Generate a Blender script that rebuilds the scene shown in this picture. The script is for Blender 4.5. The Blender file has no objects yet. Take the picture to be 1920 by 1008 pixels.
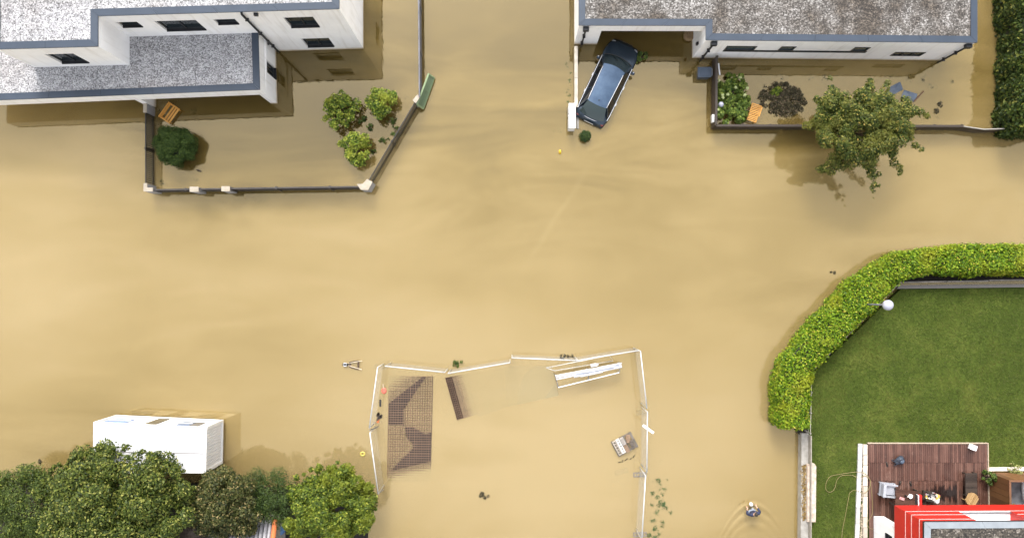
import bpy, bmesh, math, random
import numpy as np
from mathutils import Vector, Matrix

random.seed(7)
rng = np.random.default_rng(7)
R = math.radians
scene = bpy.context.scene
C = scene.collection

# ------------------------------------------------------------------ camera, sky, sun, exposure
H = 43.9                       # metres above the flood water (water level is z = 0)
TILT = R(1.5)
cd = bpy.data.cameras.new('camera')
cd.lens = 28.0
cd.sensor_width = 36.0
cd.clip_end = 3000
cam = bpy.data.objects.new('camera', cd)
cam.location = (0, 0, H)
cam.rotation_euler = (TILT, 0, 0)
C.objects.link(cam)
scene.camera = cam

SUN_EL, SUN_AZ = 46.0, -8.0    # degrees; azimuth from +Y (top of the picture)
world = bpy.data.worlds.new('World')
scene.world = world
world.use_nodes = True
wn, wl = world.node_tree.nodes, world.node_tree.links
bg = wn['Background']
sky = wn.new('ShaderNodeTexSky')
sky.sky_type = 'NISHITA'
sky.sun_disc = False
sky.sun_elevation = R(SUN_EL)
sky.sun_rotation = R(SUN_AZ)
sky.air_density = 1.0
sky.dust_density = 3.0
hs = wn.new('ShaderNodeHueSaturation')          # thin overcast: the blue is washed out
hs.inputs['Saturation'].default_value = 0.2
wl.new(sky.outputs[0], hs.inputs['Color'])
# overcast skies are brightest overhead
tcw = wn.new('ShaderNodeTexCoord')
sepw = wn.new('ShaderNodeSeparateXYZ')
wl.new(tcw.outputs['Generated'], sepw.inputs[0])
mrw = wn.new('ShaderNodeMapRange')
mrw.inputs['From Min'].default_value = 0.0
mrw.inputs['From Max'].default_value = 1.0
mrw.inputs['To Min'].default_value = 0.95
mrw.inputs['To Max'].default_value = 2.05
wl.new(sepw.outputs['Z'], mrw.inputs['Value'])
vmw = wn.new('ShaderNodeVectorMath')
vmw.operation = 'SCALE'
wl.new(hs.outputs[0], vmw.inputs[0])
wl.new(mrw.outputs[0], vmw.inputs['Scale'])
wl.new(vmw.outputs[0], bg.inputs['Color'])
bg.inputs['Strength'].default_value = 0.15

sd = bpy.data.lights.new('sun', 'SUN')
sd.energy = 1.25
sd.angle = R(15)
sd.color = (1.0, 0.95, 0.87)
sun = bpy.data.objects.new('sun', sd)
sun.rotation_euler = (-(math.pi / 2 - R(SUN_EL)), 0, -R(SUN_AZ))
sun.location = (0, 60, 80)
C.objects.link(sun)

scene.view_settings.view_transform = 'Standard'
scene.view_settings.look = 'None'
scene.view_settings.exposure = 0.9
scene.view_settings.gamma = 1.0
scene.render.engine = 'CYCLES'
scene.cycles.transparent_max_bounces = 32
scene.cycles.max_bounces = 6
scene.cycles.use_denoising = True

# ------------------------------------------------------------------ helpers
F = 28.0 / 36.0 * 1920.0


def ray(px, py):
    x, y = (px - 960) / F, -(py - 504) / F
    return Vector((x, y * math.cos(TILT) + math.sin(TILT), y * math.sin(TILT) - math.cos(TILT)))


def P(px, py, z=0.0):
    """world point at height z seen at photo pixel (px, py)"""
    d = ray(px, py)
    t = (H - z) / -d.z
    return Vector((d.x * t, d.y * t, z))


def onwall(A, B, px, py):
    """(distance along A->B, height) where the ray of a pixel meets the wall plane through A, B"""
    d = ray(px, py)
    e = Vector((B.x - A.x, B.y - A.y)).normalized()
    n = Vector((e.y, -e.x))
    t = (n.x * A.x + n.y * A.y) / (n.x * d.x + n.y * d.y)
    q = Vector((d.x * t, d.y * t))
    return (q - Vector((A.x, A.y))).dot(e), H + d.z * t


class MB:
    def __init__(s):
        s.v, s.f = [], []

    def add(s, vs, fs):
        o = len(s.v)
        s.v += [tuple(v) for v in vs]
        s.f += [tuple(i + o for i in f) for f in fs]
        return s

    def box(s, c, size, rz=0.0, rx=0.0, ry=0.0):
        m = Matrix.Rotation(rz, 3, 'Z') @ Matrix.Rotation(ry, 3, 'Y') @ Matrix.Rotation(rx, 3, 'X')
        c = Vector(c)
        vs = [c + m @ Vector((sx * size[0] / 2, sy * size[1] / 2, sz * size[2] / 2))
              for sz in (-1, 1) for sx, sy in ((-1, -1), (1, -1), (1, 1), (-1, 1))]
        return s.add(vs, [(3, 2, 1, 0), (4, 5, 6, 7), (0, 1, 5, 4), (1, 2, 6, 5), (2, 3, 7, 6), (3, 0, 4, 7)])

    def beam(s, p, q, w, h=None, up=(0, 0, 1)):
        h = h or w
        p, q = Vector(p), Vector(q)
        d = (q - p).normalized()
        u = Vector(up)
        if abs(d.dot(u)) > 0.98:
            u = Vector((0, 1, 0))
        sx = d.cross(u).normalized() * w / 2
        sz = sx.cross(d).normalized() * h / 2
        vs = [a + i * sx + j * sz for a in (p, q) for i, j in ((-1, -1), (1, -1), (1, 1), (-1, 1))]
        return s.add(vs, [(3, 2, 1, 0), (4, 5, 6, 7), (0, 1, 5, 4), (1, 2, 6, 5), (2, 3, 7, 6), (3, 0, 4, 7)])

    def prism(s, poly, z0, z1):
        n = len(poly)
        vs = [(p[0], p[1], z0) for p in poly] + [(p[0], p[1], z1) for p in poly]
        fs = [tuple(reversed(range(n))), tuple(range(n, 2 * n))]
        fs += [(i, (i + 1) % n, n + (i + 1) % n, n + i) for i in range(n)]
        return s.add(vs, fs)

    def tube(s, pts, r, n=8, cap=True):
        pts = [Vector(p) for p in pts]
        rs = r if isinstance(r, (list, tuple)) else [r] * len(pts)
        vs, fs = [], []
        prev = None
        for i, p in enumerate(pts):
            d = (pts[min(i + 1, len(pts) - 1)] - pts[max(i - 1, 0)]).normalized()
            if prev is None:
                a = Vector((0, 0, 1)) if abs(d.z) < 0.9 else Vector((1, 0, 0))
                u = d.cross(a).normalized()
            else:
                u = (prev - d * prev.dot(d)).normalized()
            prev = u
            w = d.cross(u)
            for k in range(n):
                t = 2 * math.pi * k / n
                vs.append(p + (u * math.cos(t) + w * math.sin(t)) * rs[i])
        for i in range(len(pts) - 1):
            for k in range(n):
                k2 = (k + 1) % n
                fs.append((i * n + k, i * n + k2, (i + 1) * n + k2, (i + 1) * n + k))
        if cap:
            fs.append(tuple(reversed(range(n))))
            fs.append(tuple((len(pts) - 1) * n + k for k in range(n)))
        return s.add(vs, fs)

    def lathe(s, c, prof, n=16, squash=(1, 1)):
        c = Vector(c)
        vs = [c + Vector((r * math.cos(2 * math.pi * k / n) * squash[0], r * math.sin(2 * math.pi * k / n) * squash[1], z))
              for r, z in prof for k in range(n)]
        fs = [(i * n + k, i * n + (k + 1) % n, (i + 1) * n + (k + 1) % n, (i + 1) * n + k)
              for i in range(len(prof) - 1) for k in range(n)]
        fs += [tuple(reversed(range(n))), tuple((len(prof) - 1) * n + k for k in range(n))]
        return s.add(vs, fs)

    def ball(s, c, r, n=14, m=8, sz=1.0):
        prof = [(max(r * math.sin(math.pi * i / m), 0.002), -r * sz * math.cos(math.pi * i / m)) for i in range(m + 1)]
        return s.lathe(c, prof, n)


def mesh_from(name, mb, off=(0, 0, 0)):
    me = bpy.data.meshes.new(name)
    o = Vector(off)
    if isinstance(mb, MB):
        me.from_pydata([Vector(v) - o for v in mb.v], [], mb.f)
    else:                                           # (verts Nx3, quads Mx4) numpy
        v, q = mb
        v = np.asarray(v, dtype=np.float32) - np.array(o, dtype=np.float32)
        q = np.asarray(q, dtype=np.int32)
        me.vertices.add(len(v))
        me.vertices.foreach_set('co', v.ravel())
        me.loops.add(q.size)
        me.loops.foreach_set('vertex_index', q.ravel())
        me.polygons.add(len(q))
        me.polygons.foreach_set('loop_start', np.arange(0, q.size, q.shape[1], dtype=np.int32))
        me.update(calc_edges=True)
    me.update()
    return me


ROOT = {}


def tag(o, label=None, cat=None, group=None, kind=None):
    if label: o['label'] = label
    if cat: o['category'] = cat
    if group: o['group'] = group
    if kind: o['kind'] = kind
    return o


def thing(name, label, cat, loc=(0, 0, 0), rz=0.0, group=None):
    o = bpy.data.objects.new(name, None)
    o.empty_display_size = 0.3
    C.objects.link(o)
    o.location = loc
    o.rotation_euler = (0, 0, rz)
    ROOT[o.name] = Vector(loc)
    return tag(o, label, cat, group)


def obj(name, mb, m, parent=None, loc=None, local=False, smooth=False, bevel=0.0, label=None):
    """one mesh object. World-space geometry unless local; children keep the origin of their thing."""
    if parent is not None:
        off = (0, 0, 0) if local else ROOT[parent.name]
    else:
        off = loc or (0, 0, 0)
    me = mesh_from(name, mb, (0, 0, 0) if local else off)
    o = bpy.data.objects.new(name, me)
    C.objects.link(o)
    for x in (m if isinstance(m, (list, tuple)) else [m]):
        me.materials.append(x)
    if parent is not None:
        o.parent = parent
        ROOT[o.name] = ROOT[parent.name]
    elif loc is not None:
        o.location = loc
        ROOT[o.name] = Vector(loc)
    else:
        ROOT[o.name] = Vector((0, 0, 0))
    if smooth:
        for p in me.polygons: p.use_smooth = True
    if bevel:
        b = o.modifiers.new('bevel', 'BEVEL')
        b.width = bevel
        b.segments = 2
        b.limit_method = 'ANGLE'
    if label: o['label'] = label
    return o


def copy_tree(o, parent=None):
    c = o.copy()
    C.objects.link(c)
    if parent is not None: c.parent = parent
    ROOT[c.name] = ROOT.get(o.name, Vector((0, 0, 0)))
    for ch in list(o.children): copy_tree(ch, c)
    return c


def offset_poly(poly, d):
    """inward offset of a counter-clockwise polygon"""
    n = len(poly)
    out = []
    for i in range(n):
        a, b, c = (Vector(poly[(i + k) % n][:2]) for k in (-1, 0, 1))
        e1, e2 = (b - a).normalized(), (c - b).normalized()
        n1, n2 = Vector((-e1.y, e1.x)), Vector((-e2.y, e2.x))
        m = (n1 + n2)
        m = m / max(m.dot(n1), 0.2)
        out.append(b + m * d)
    return out


# ------------------------------------------------------------------ materials
MATS = {}


def newmat(name):
    m = bpy.data.materials.new(name)
    m.use_nodes = True
    nt = m.node_tree
    return m, nt, nt.nodes, nt.links, nt.nodes['Principled BSDF']


def ramp(nt, stops, interp='LINEAR'):
    r = nt.nodes.new('ShaderNodeValToRGB')
    r.color_ramp.interpolation = interp
    el = r.color_ramp.elements
    while len(el) > 1: el.remove(el[-1])
    el[0].position, el[0].color = stops[0][0], (*stops[0][1], 1)
    for p, c in stops[1:]:
        e = el.new(p)
        e.color = (*c, 1)
    return r


def pos_node(nt):
    return nt.nodes.new('ShaderNodeNewGeometry').outputs['Position']


def noise(nt, scale, detail=3.0, rough=0.55, vec=None, distort=0.0):
    n = nt.nodes.new('ShaderNodeTexNoise')
    n.inputs['Scale'].default_value = scale
    n.inputs['Detail'].default_value = detail
    n.inputs['Roughness'].default_value = rough
    n.inputs['Distortion'].default_value = distort
    nt.links.new(vec or pos_node(nt), n.inputs['Vector'])
    return n


def mixc(nt, fac, a, b, mode='MIX'):
    m = nt.nodes.new('ShaderNodeMix')
    m.data_type = 'RGBA'
    m.blend_type = mode
    for sock, val in ((m.inputs[0], fac), (m.inputs[6], a), (m.inputs[7], b)):
        if hasattr(val, 'is_linked') or hasattr(val, 'links'):
            nt.links.new(val, sock)
        elif isinstance(val, (int, float)):
            sock.default_value = val
        else:
            sock.default_value = (*val, 1)
    return m.outputs[2]


def math_n(nt, op, a, b=0.0, clamp=False):
    m = nt.nodes.new('ShaderNodeMath')
    m.operation = op
    m.use_clamp = clamp
    for i, v in enumerate((a, b)):
        if isinstance(v, (int, float)): m.inputs[i].default_value = v
        else: nt.links.new(v, m.inputs[i])
    return m.outputs[0]


def bump(nt, bsdf, height, strength=0.3, dist=0.02):
    b = nt.nodes.new('ShaderNodeBump')
    b.inputs['Strength'].default_value = strength
    b.inputs['Distance'].default_value = dist
    nt.links.new(height, b.inputs['Height'])
    nt.links.new(b.outputs[0], bsdf.inputs['Normal'])


def M(name, c1, c2=None, scale=3.0, rough=0.6, metal=0.0, spec=0.5, bmp=0.0, bscale=40.0, lo=0.35, hi=0.65):
    """plain surface: two tones mixed by noise, optional fine bump"""
    if name in MATS: return MATS[name]
    m, nt, nd, lk, b = newmat(name)
    c2 = c2 or tuple(x * 0.82 for x in c1)
    n = noise(nt, scale, 5)
    r = ramp(nt, [(lo, c1), (hi, c2)])
    lk.new(n.outputs['Fac'], r.inputs[0])
    lk.new(r.outputs[0], b.inputs['Base Color'])
    b.inputs['Roughness'].default_value = rough
    b.inputs['Metallic'].default_value = metal
    b.inputs['Specular IOR Level'].default_value = spec
    if bmp:
        bump(nt, b, noise(nt, bscale, 3).outputs['Fac'], bmp, 0.01)
    MATS[name] = m
    return m


def leafmat(name, stops, patch=None, patch_scale=0.8, trans=0.25, rough=0.5, spec=0.2):
    if name in MATS: return MATS[name]
    m, nt, nd, lk, b = newmat(name)
    g = nd.new('ShaderNodeNewGeometry')
    r = ramp(nt, stops)
    lk.new(g.outputs['Random Per Island'], r.inputs[0])
    col = r.outputs[0]
    if patch:
        n = noise(nt, patch_scale, 2)
        rr = ramp(nt, [(0.5, (0, 0, 0)), (0.68, (1, 1, 1))])
        lk.new(n.outputs['Fac'], rr.inputs[0])
        f = math_n(nt, 'MULTIPLY', rr.outputs[0], 0.75)
        col = mixc(nt, f, col, patch)
    lk.new(col, b.inputs['Base Color'])
    b.inputs['Roughness'].default_value = rough
    b.inputs['Specular IOR Level'].default_value = spec
    t = nd.new('ShaderNodeBsdfTranslucent')
    lk.new(col, t.inputs['Color'])
    mx = nd.new('ShaderNodeMixShader')
    mx.inputs[0].default_value = trans
    lk.new(b.outputs[0], mx.inputs[1])
    lk.new(t.outputs[0], mx.inputs[2])
    lk.new(mx.outputs[0], nd['Material Output'].inputs[0])
    MATS[name] = m
    return m


def gravelmat(name, tones, patch=None, scale=17.0, patch_scale=0.25, plo=0.45, phi=0.7):
    if name in MATS: return MATS[name]
    m, nt, nd, lk, b = newmat(name)
    v = nd.new('ShaderNodeTexVoronoi')
    v.inputs['Scale'].default_value = scale
    lk.new(pos_node(nt), v.inputs['Vector'])
    sx = nd.new('ShaderNodeSeparateColor')
    lk.new(v.outputs['Color'], sx.inputs[0])
    n1 = noise(nt, 2.2, 4)
    f = math_n(nt, 'ADD', math_n(nt, 'MULTIPLY', sx.outputs[0], 0.8), math_n(nt, 'MULTIPLY', math_n(nt, 'SUBTRACT', n1.outputs['Fac'], 0.5), 0.9), True)
    f = math_n(nt, 'ADD', f, 0.1, True)
    r = ramp(nt, tones)
    lk.new(f, r.inputs[0])
    col = r.outputs[0]
    gap = ramp(nt, [(0.0, (1, 1, 1)), (0.55, (1, 1, 1)), (0.85, (0.25, 0.24, 0.23))])
    lk.new(v.outputs['Distance'], gap.inputs[0])
    col = mixc(nt, 1.0, col, gap.outputs[0], 'MULTIPLY')
    if patch:
        n = noise(nt, patch_scale, 6, 0.65)
        rr = ramp(nt, [(plo, (0, 0, 0)), (phi, (1, 1, 1))])
        lk.new(n.outputs['Fac'], rr.inputs[0])
        col = mixc(nt, rr.outputs[0], col, mixc(nt, 1.0, col, patch, 'MULTIPLY'))
    lk.new(col, b.inputs['Base Color'])
    b.inputs['Roughness'].default_value = 0.75
    bump(nt, b, math_n(nt, 'SUBTRACT', 1.0, v.outputs['Distance']), 0.6, 0.03)
    MATS[name] = m
    return m


def islandmat(name, stops, rough=0.6, bmp=0.0, bscale=60, spec=0.4, grain=None):
    """every separate board or block of a mesh takes its own tone"""
    if name in MATS: return MATS[name]
    m, nt, nd, lk, b = newmat(name)
    g = nd.new('ShaderNodeNewGeometry')
    r = ramp(nt, stops)
    n = noise(nt, 5.0, 5)
    f = math_n(nt, 'ADD', math_n(nt, 'MULTIPLY', g.outputs['Random Per Island'], 0.6), math_n(nt, 'MULTIPLY', n.outputs['Fac'], 0.4), True)
    lk.new(f, r.inputs[0])
    lk.new(r.outputs[0], b.inputs['Base Color'])
    b.inputs['Roughness'].default_value = rough
    b.inputs['Specular IOR Level'].default_value = spec
    if bmp: bump(nt, b, noise(nt, bscale, 3).outputs['Fac'], bmp, 0.01)
    MATS[name] = m
    return m


_plain_render = M('white_render', (0.90, 0.89, 0.88), (0.84, 0.83, 0.82), 0.9, 0.85, bmp=0.15, bscale=60)
blue_metal = M('blue_grey_metal', (0.021, 0.034, 0.055), (0.027, 0.041, 0.065), 1.5, 0.55, 0.0)
dark_metal = M('dark_metal', (0.018, 0.019, 0.022), (0.03, 0.031, 0.035), 4, 0.45, 0.5)
black_paint = M('black_paint', (0.012, 0.011, 0.012), (0.02, 0.018, 0.018), 5, 0.5)
frame_dark = M('window_frame_dark', (0.02, 0.022, 0.025), (0.03, 0.032, 0.035), 5, 0.4)
galv = M('galvanised_steel', (0.62, 0.63, 0.64), (0.50, 0.51, 0.52), 8, 0.42, 0.35)
grey_steel = M('grey_steel', (0.22, 0.23, 0.25), (0.15, 0.155, 0.17), 5, 0.45, 0.5)
white_paint = M('white_paint', (0.82, 0.82, 0.82), (0.76, 0.76, 0.765), 1.2, 0.45)
concrete = M('concrete', (0.34, 0.32, 0.29), (0.24, 0.225, 0.20), 3.5, 0.85, bmp=0.3)
pale_stone = M('pale_stone', (0.66, 0.60, 0.52), (0.52, 0.46, 0.38), 6, 0.85, bmp=0.4)
orange_wood = islandmat('orange_wood', [(0.2, (0.52, 0.24, 0.045)), (0.8, (0.70, 0.36, 0.085))], 0.5)
dark_wood = islandmat('dark_wood', [(0.2, (0.022, 0.016, 0.012)), (0.8, (0.055, 0.04, 0.03))], 0.6)
brown_wood = islandmat('brown_wood', [(0.2, (0.11, 0.055, 0.028)), (0.8, (0.19, 0.10, 0.05))], 0.6)
green_wood = islandmat('green_wood', [(0.2, (0.15, 0.21, 0.105)), (0.8, (0.22, 0.29, 0.155))], 0.6)
bark = M('bark', (0.10, 0.075, 0.05), (0.05, 0.037, 0.025), 6, 0.9, bmp=0.6)
rust = islandmat('rusty_steel', [(0.2, (0.10, 0.062, 0.042)), (0.8, (0.20, 0.125, 0.08))], 0.8)
soil = M('soil', (0.022, 0.017, 0.013), (0.013, 0.011, 0.009), 4, 0.95, bmp=0.6)
wet_black = M('wet_black', (0.014, 0.012, 0.011), (0.028, 0.023, 0.02), 3, 0.45)


def tidemark(src, name, z0, z1, stain):
    """a copy of a wall finish with the brown line left by the flood"""
    m = src.copy()
    m.name = name
    nt = m.node_tree
    b = nt.nodes['Principled BSDF']
    old = b.inputs['Base Color'].links[0].from_socket
    sp = nt.nodes.new('ShaderNodeSeparateXYZ')
    nt.links.new(pos_node(nt), sp.inputs[0])
    h = math_n(nt, 'ADD', sp.outputs[2], math_n(nt, 'MULTIPLY', math_n(nt, 'SUBTRACT', noise(nt, 1.7, 5, 0.65).outputs['Fac'], 0.5), 0.35))
    mr = nt.nodes.new('ShaderNodeMapRange')
    mr.inputs['From Min'].default_value = z0
    mr.inputs['From Max'].default_value = z1
    mr.inputs['To Min'].default_value = 0.75
    mr.inputs['To Max'].default_value = 0.0
    nt.links.new(h, mr.inputs['Value'])
    nt.links.new(mixc(nt, mr.outputs[0], old, stain), b.inputs['Base Color'])
    # faint rain streaks
    mp = nt.nodes.new('ShaderNodeMapping')
    mp.inputs['Scale'].default_value = (3.0, 3.0, 0.22)
    nt.links.new(pos_node(nt), mp.inputs['Vector'])
    st = ramp(nt, [(0.52, (0, 0, 0)), (0.75, (1, 1, 1))])
    nt.links.new(noise(nt, 1.3, 5, 0.6, mp.outputs[0]).outputs['Fac'], st.inputs[0])
    prev = b.inputs['Base Color'].links[0].from_socket
    nt.links.new(mixc(nt, math_n(nt, 'MULTIPLY', st.outputs[0], 0.28), prev, tuple(c * 0.55 + 0.12 for c in stain)), b.inputs['Base Color'])
    return m


white_render = tidemark(_plain_render, 'white_render', 0.02, 0.30, (0.42, 0.32, 0.17))


def glassmat(name, col, rough=0.04, spec=0.8):
    m, nt, nd, lk, b = newmat(name)
    b.inputs['Base Color'].default_value = (*col, 1)
    b.inputs['Roughness'].default_value = rough
    b.inputs['Specular IOR Level'].default_value = spec
    MATS[name] = m
    return m


dark_glass = glassmat('dark_window_glass', (0.010, 0.017, 0.021))
teal_glass = glassmat('teal_window_glass', (0.014, 0.045, 0.062), 0.05)


# ------------------------------------------------------------------ foliage
def unit(n):
    d = rng.normal(size=(n, 3))
    return d / np.linalg.norm(d, axis=1)[:, None]


def leafmesh(c, nrm, size, asp=0.5):
    n = len(c)
    nrm = nrm / np.maximum(np.linalg.norm(nrm, axis=1), 1e-6)[:, None]
    r = unit(n)
    t = np.cross(nrm, r)
    t /= np.maximum(np.linalg.norm(t, axis=1), 1e-6)[:, None]
    b = np.cross(nrm, t)
    s = (size if np.ndim(size) else np.full(n, size))[:, None]
    v = np.empty((n, 4, 3))
    v[:, 0] = c - t * s
    v[:, 1] = c + b * s * asp + nrm * s * 0.12
    v[:, 2] = c + t * s
    v[:, 3] = c - b * s * asp + nrm * s * 0.12
    return v.reshape(-1, 3), np.arange(n * 4).reshape(n, 4)


def clumped(clumps, per, size, asp=0.5, up=0.45, sizevar=0.35, minz=None):
    cc = np.array([c for c, r in clumps])
    rr = np.array([r for c, r in clumps])
    w = rr ** 2
    k = rng.choice(len(clumps), size=int(per * len(clumps)), p=w / w.sum())
    d = unit(len(k))
    d[:, 2] = np.where(rng.random(len(k)) < 0.6, np.abs(d[:, 2]), d[:, 2])
    p = cc[k] + d * (rr[k] * rng.uniform(0.55, 1.1, len(k)))[:, None]
    if minz is not None:
        keep = p[:, 2] > minz
        p, d = p[keep], d[keep]
    nrm = d * 0.7 + unit(len(p)) * 0.65
    nrm[:, 2] += up
    return leafmesh(p, nrm, size * rng.uniform(1 - sizevar, 1 + sizevar, len(p)), asp)


def crown_clumps(c, rad, k, cr, zmin=-0.25, shell=0.5, lump=0.2):
    """uneven crown: clumps towards the skin of a lumpy ellipsoid"""
    out = []
    ph = rng.uniform(0, 6.28, 4)
    for _ in range(k):
        d = unit(1)[0]
        while d[2] < zmin: d = unit(1)[0]
        a = math.atan2(d[1], d[0])
        f = 1 + lump * (math.sin(2 * a + ph[0]) * 0.5 + math.sin(3 * a + ph[1]) * 0.5 + math.sin(5 * a + ph[2]) * 0.4)
        q = shell + (1 - shell) * rng.random() ** 0.6
        out.append(((c[0] + d[0] * rad[0] * q * f, c[1] + d[1] * rad[1] * q * f, c[2] + d[2] * rad[2] * q), rng.uniform(*cr)))
    return out


def trunk_mb(base, top, r0, r1, limbs=(), wob=0.08):
    mb = MB()
    b, t = Vector(base), Vector(top)
    pts, rs = [], []
    for i in range(6):
        f = i / 5
        p = b.lerp(t, f)
        if 0 < i < 5: p += Vector((random.uniform(-wob, wob), random.uniform(-wob, wob), 0))
        pts.append(p)
        rs.append(r0 + (r1 - r0) * f)
    mb.tube(pts, rs, 8)
    for q in limbs:
        q = Vector(q)
        s = pts[random.choice((2, 3, 4))]
        m = s.lerp(q, 0.5) + Vector((0, 0, 0.15))
        mb.tube([s, m, q], [r1 * 0.9, r1 * 0.6, r1 * 0.22], 6)
    return mb


def tree(name, label, cat, base, c, rad, k, cr, per, size, m, group=None, zmin=-0.25, shell=0.5, extra=(), asp=0.5, trunk_r=0.12, lump=0.2, minz=None, up=0.45):
    t = thing(name, label, cat, base, group=group)
    cl = crown_clumps(c, rad, k, cr, zmin, shell, lump) + list(extra)
    obj('crown', clumped(cl, per, size, asp, up, minz=minz), m, t)
    lim = [cl[i][0] for i in rng.choice(k, size=min(12, k), replace=False)]
    obj('trunk', trunk_mb(base, (c[0], c[1], c[2] - rad[2] * 0.2), trunk_r, trunk_r * 0.5, lim), bark, t, smooth=True)
    return t


# ================================================================== SETTING: ground, water
ground = MB().add([(-300, -300, -0.75), (300, -300, -0.75), (300, 300, -0.75), (-300, 300, -0.75)], [(0, 1, 2, 3)])
tag(obj('ground', ground, soil), kind='structure')


def mud_colour(nt):
    """silt colour: broad cloudy patches, streaks drawn out along the current, soft shade of the houses painted into the gardens"""
    pos = pos_node(nt)
    big = noise(nt, 0.06, 3, 0.5, pos, 0.6)
    mp = nt.nodes.new('ShaderNodeMapping')
    mp.inputs['Rotation'].default_value = (0, 0, R(-24))
    mp.inputs['Scale'].default_value = (0.11, 0.42, 0.4)
    nt.links.new(pos, mp.inputs['Vector'])
    mid = noise(nt, 0.75, 5, 0.6, mp.outputs[0], 1.6)
    f = math_n(nt, 'ADD', math_n(nt, 'MULTIPLY', big.outputs['Fac'], 0.35), math_n(nt, 'MULTIPLY', mid.outputs['Fac'], 0.26))
    f = math_n(nt, 'ADD', f, 0.185)

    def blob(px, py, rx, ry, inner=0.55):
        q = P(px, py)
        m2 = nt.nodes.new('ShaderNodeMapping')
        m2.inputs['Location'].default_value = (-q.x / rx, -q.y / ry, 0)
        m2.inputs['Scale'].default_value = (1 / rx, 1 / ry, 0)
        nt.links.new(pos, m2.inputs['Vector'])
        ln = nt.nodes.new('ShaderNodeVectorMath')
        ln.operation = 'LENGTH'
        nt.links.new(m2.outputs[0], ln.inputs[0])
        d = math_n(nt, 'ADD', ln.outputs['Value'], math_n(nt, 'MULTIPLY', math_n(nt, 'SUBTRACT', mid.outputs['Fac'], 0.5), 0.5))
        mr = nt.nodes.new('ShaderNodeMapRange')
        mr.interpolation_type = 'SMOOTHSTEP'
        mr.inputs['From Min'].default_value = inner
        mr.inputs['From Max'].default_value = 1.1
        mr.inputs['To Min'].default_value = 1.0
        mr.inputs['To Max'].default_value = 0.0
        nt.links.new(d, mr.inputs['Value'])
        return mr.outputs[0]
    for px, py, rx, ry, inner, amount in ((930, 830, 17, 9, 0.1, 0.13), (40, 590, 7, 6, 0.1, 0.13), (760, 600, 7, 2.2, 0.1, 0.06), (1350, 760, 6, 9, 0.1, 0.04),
                                          (960, -60, 19, 15, 0.1, -0.38), (490, 230, 9, 6.0, 0.45, -0.27), (1590, 160, 12, 4.5, 0.4, -0.16), (100, 190, 9, 4.5, 0.2, -0.10), (420, 430, 8, 4, 0.1, -0.05), (1500, 460, 8, 5, 0.1, -0.04)):  # garden spots carry painted house shade, the others vary the silt
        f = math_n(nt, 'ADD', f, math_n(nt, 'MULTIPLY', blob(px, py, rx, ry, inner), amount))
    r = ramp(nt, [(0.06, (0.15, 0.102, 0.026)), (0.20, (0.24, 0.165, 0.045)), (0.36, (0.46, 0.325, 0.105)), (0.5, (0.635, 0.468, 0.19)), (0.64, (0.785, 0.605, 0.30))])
    nt.links.new(f, r.inputs[0])
    # pale crest where two currents meet
    a, b = P(1110, 290), P(955, 545)
    d = (b - a).normalized()
    sub = nt.nodes.new('ShaderNodeVectorMath')
    sub.operation = 'SUBTRACT'
    nt.links.new(pos, sub.inputs[0])
    sub.inputs[1].default_value = a
    def dot(v):
        n = nt.nodes.new('ShaderNodeVectorMath')
        n.operation = 'DOT_PRODUCT'
        nt.links.new(sub.outputs[0], n.inputs[0])
        n.inputs[1].default_value = v
        return n.outputs['Value']
    across = math_n(nt, 'ADD', dot((-d.y, d.x, 0)), math_n(nt, 'MULTIPLY', math_n(nt, 'SUBTRACT', big.outputs['Fac'], 0.5), 1.6))
    al = math_n(nt, 'DIVIDE', dot((d.x, d.y, 0)), (b - a).length)
    am = math_n(nt, 'MULTIPLY', math_n(nt, 'MULTIPLY', al, math_n(nt, 'SUBTRACT', 1.0, al), True), 4.0, True)
    line = math_n(nt, 'SUBTRACT', 1.0, math_n(nt, 'MULTIPLY', math_n(nt, 'ABSOLUTE', across), 5.5), True)
    return mixc(nt, math_n(nt, 'MULTIPLY', math_n(nt, 'MULTIPLY', line, am), 0.16), r.outputs[0], (0.90, 0.72, 0.36))


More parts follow.
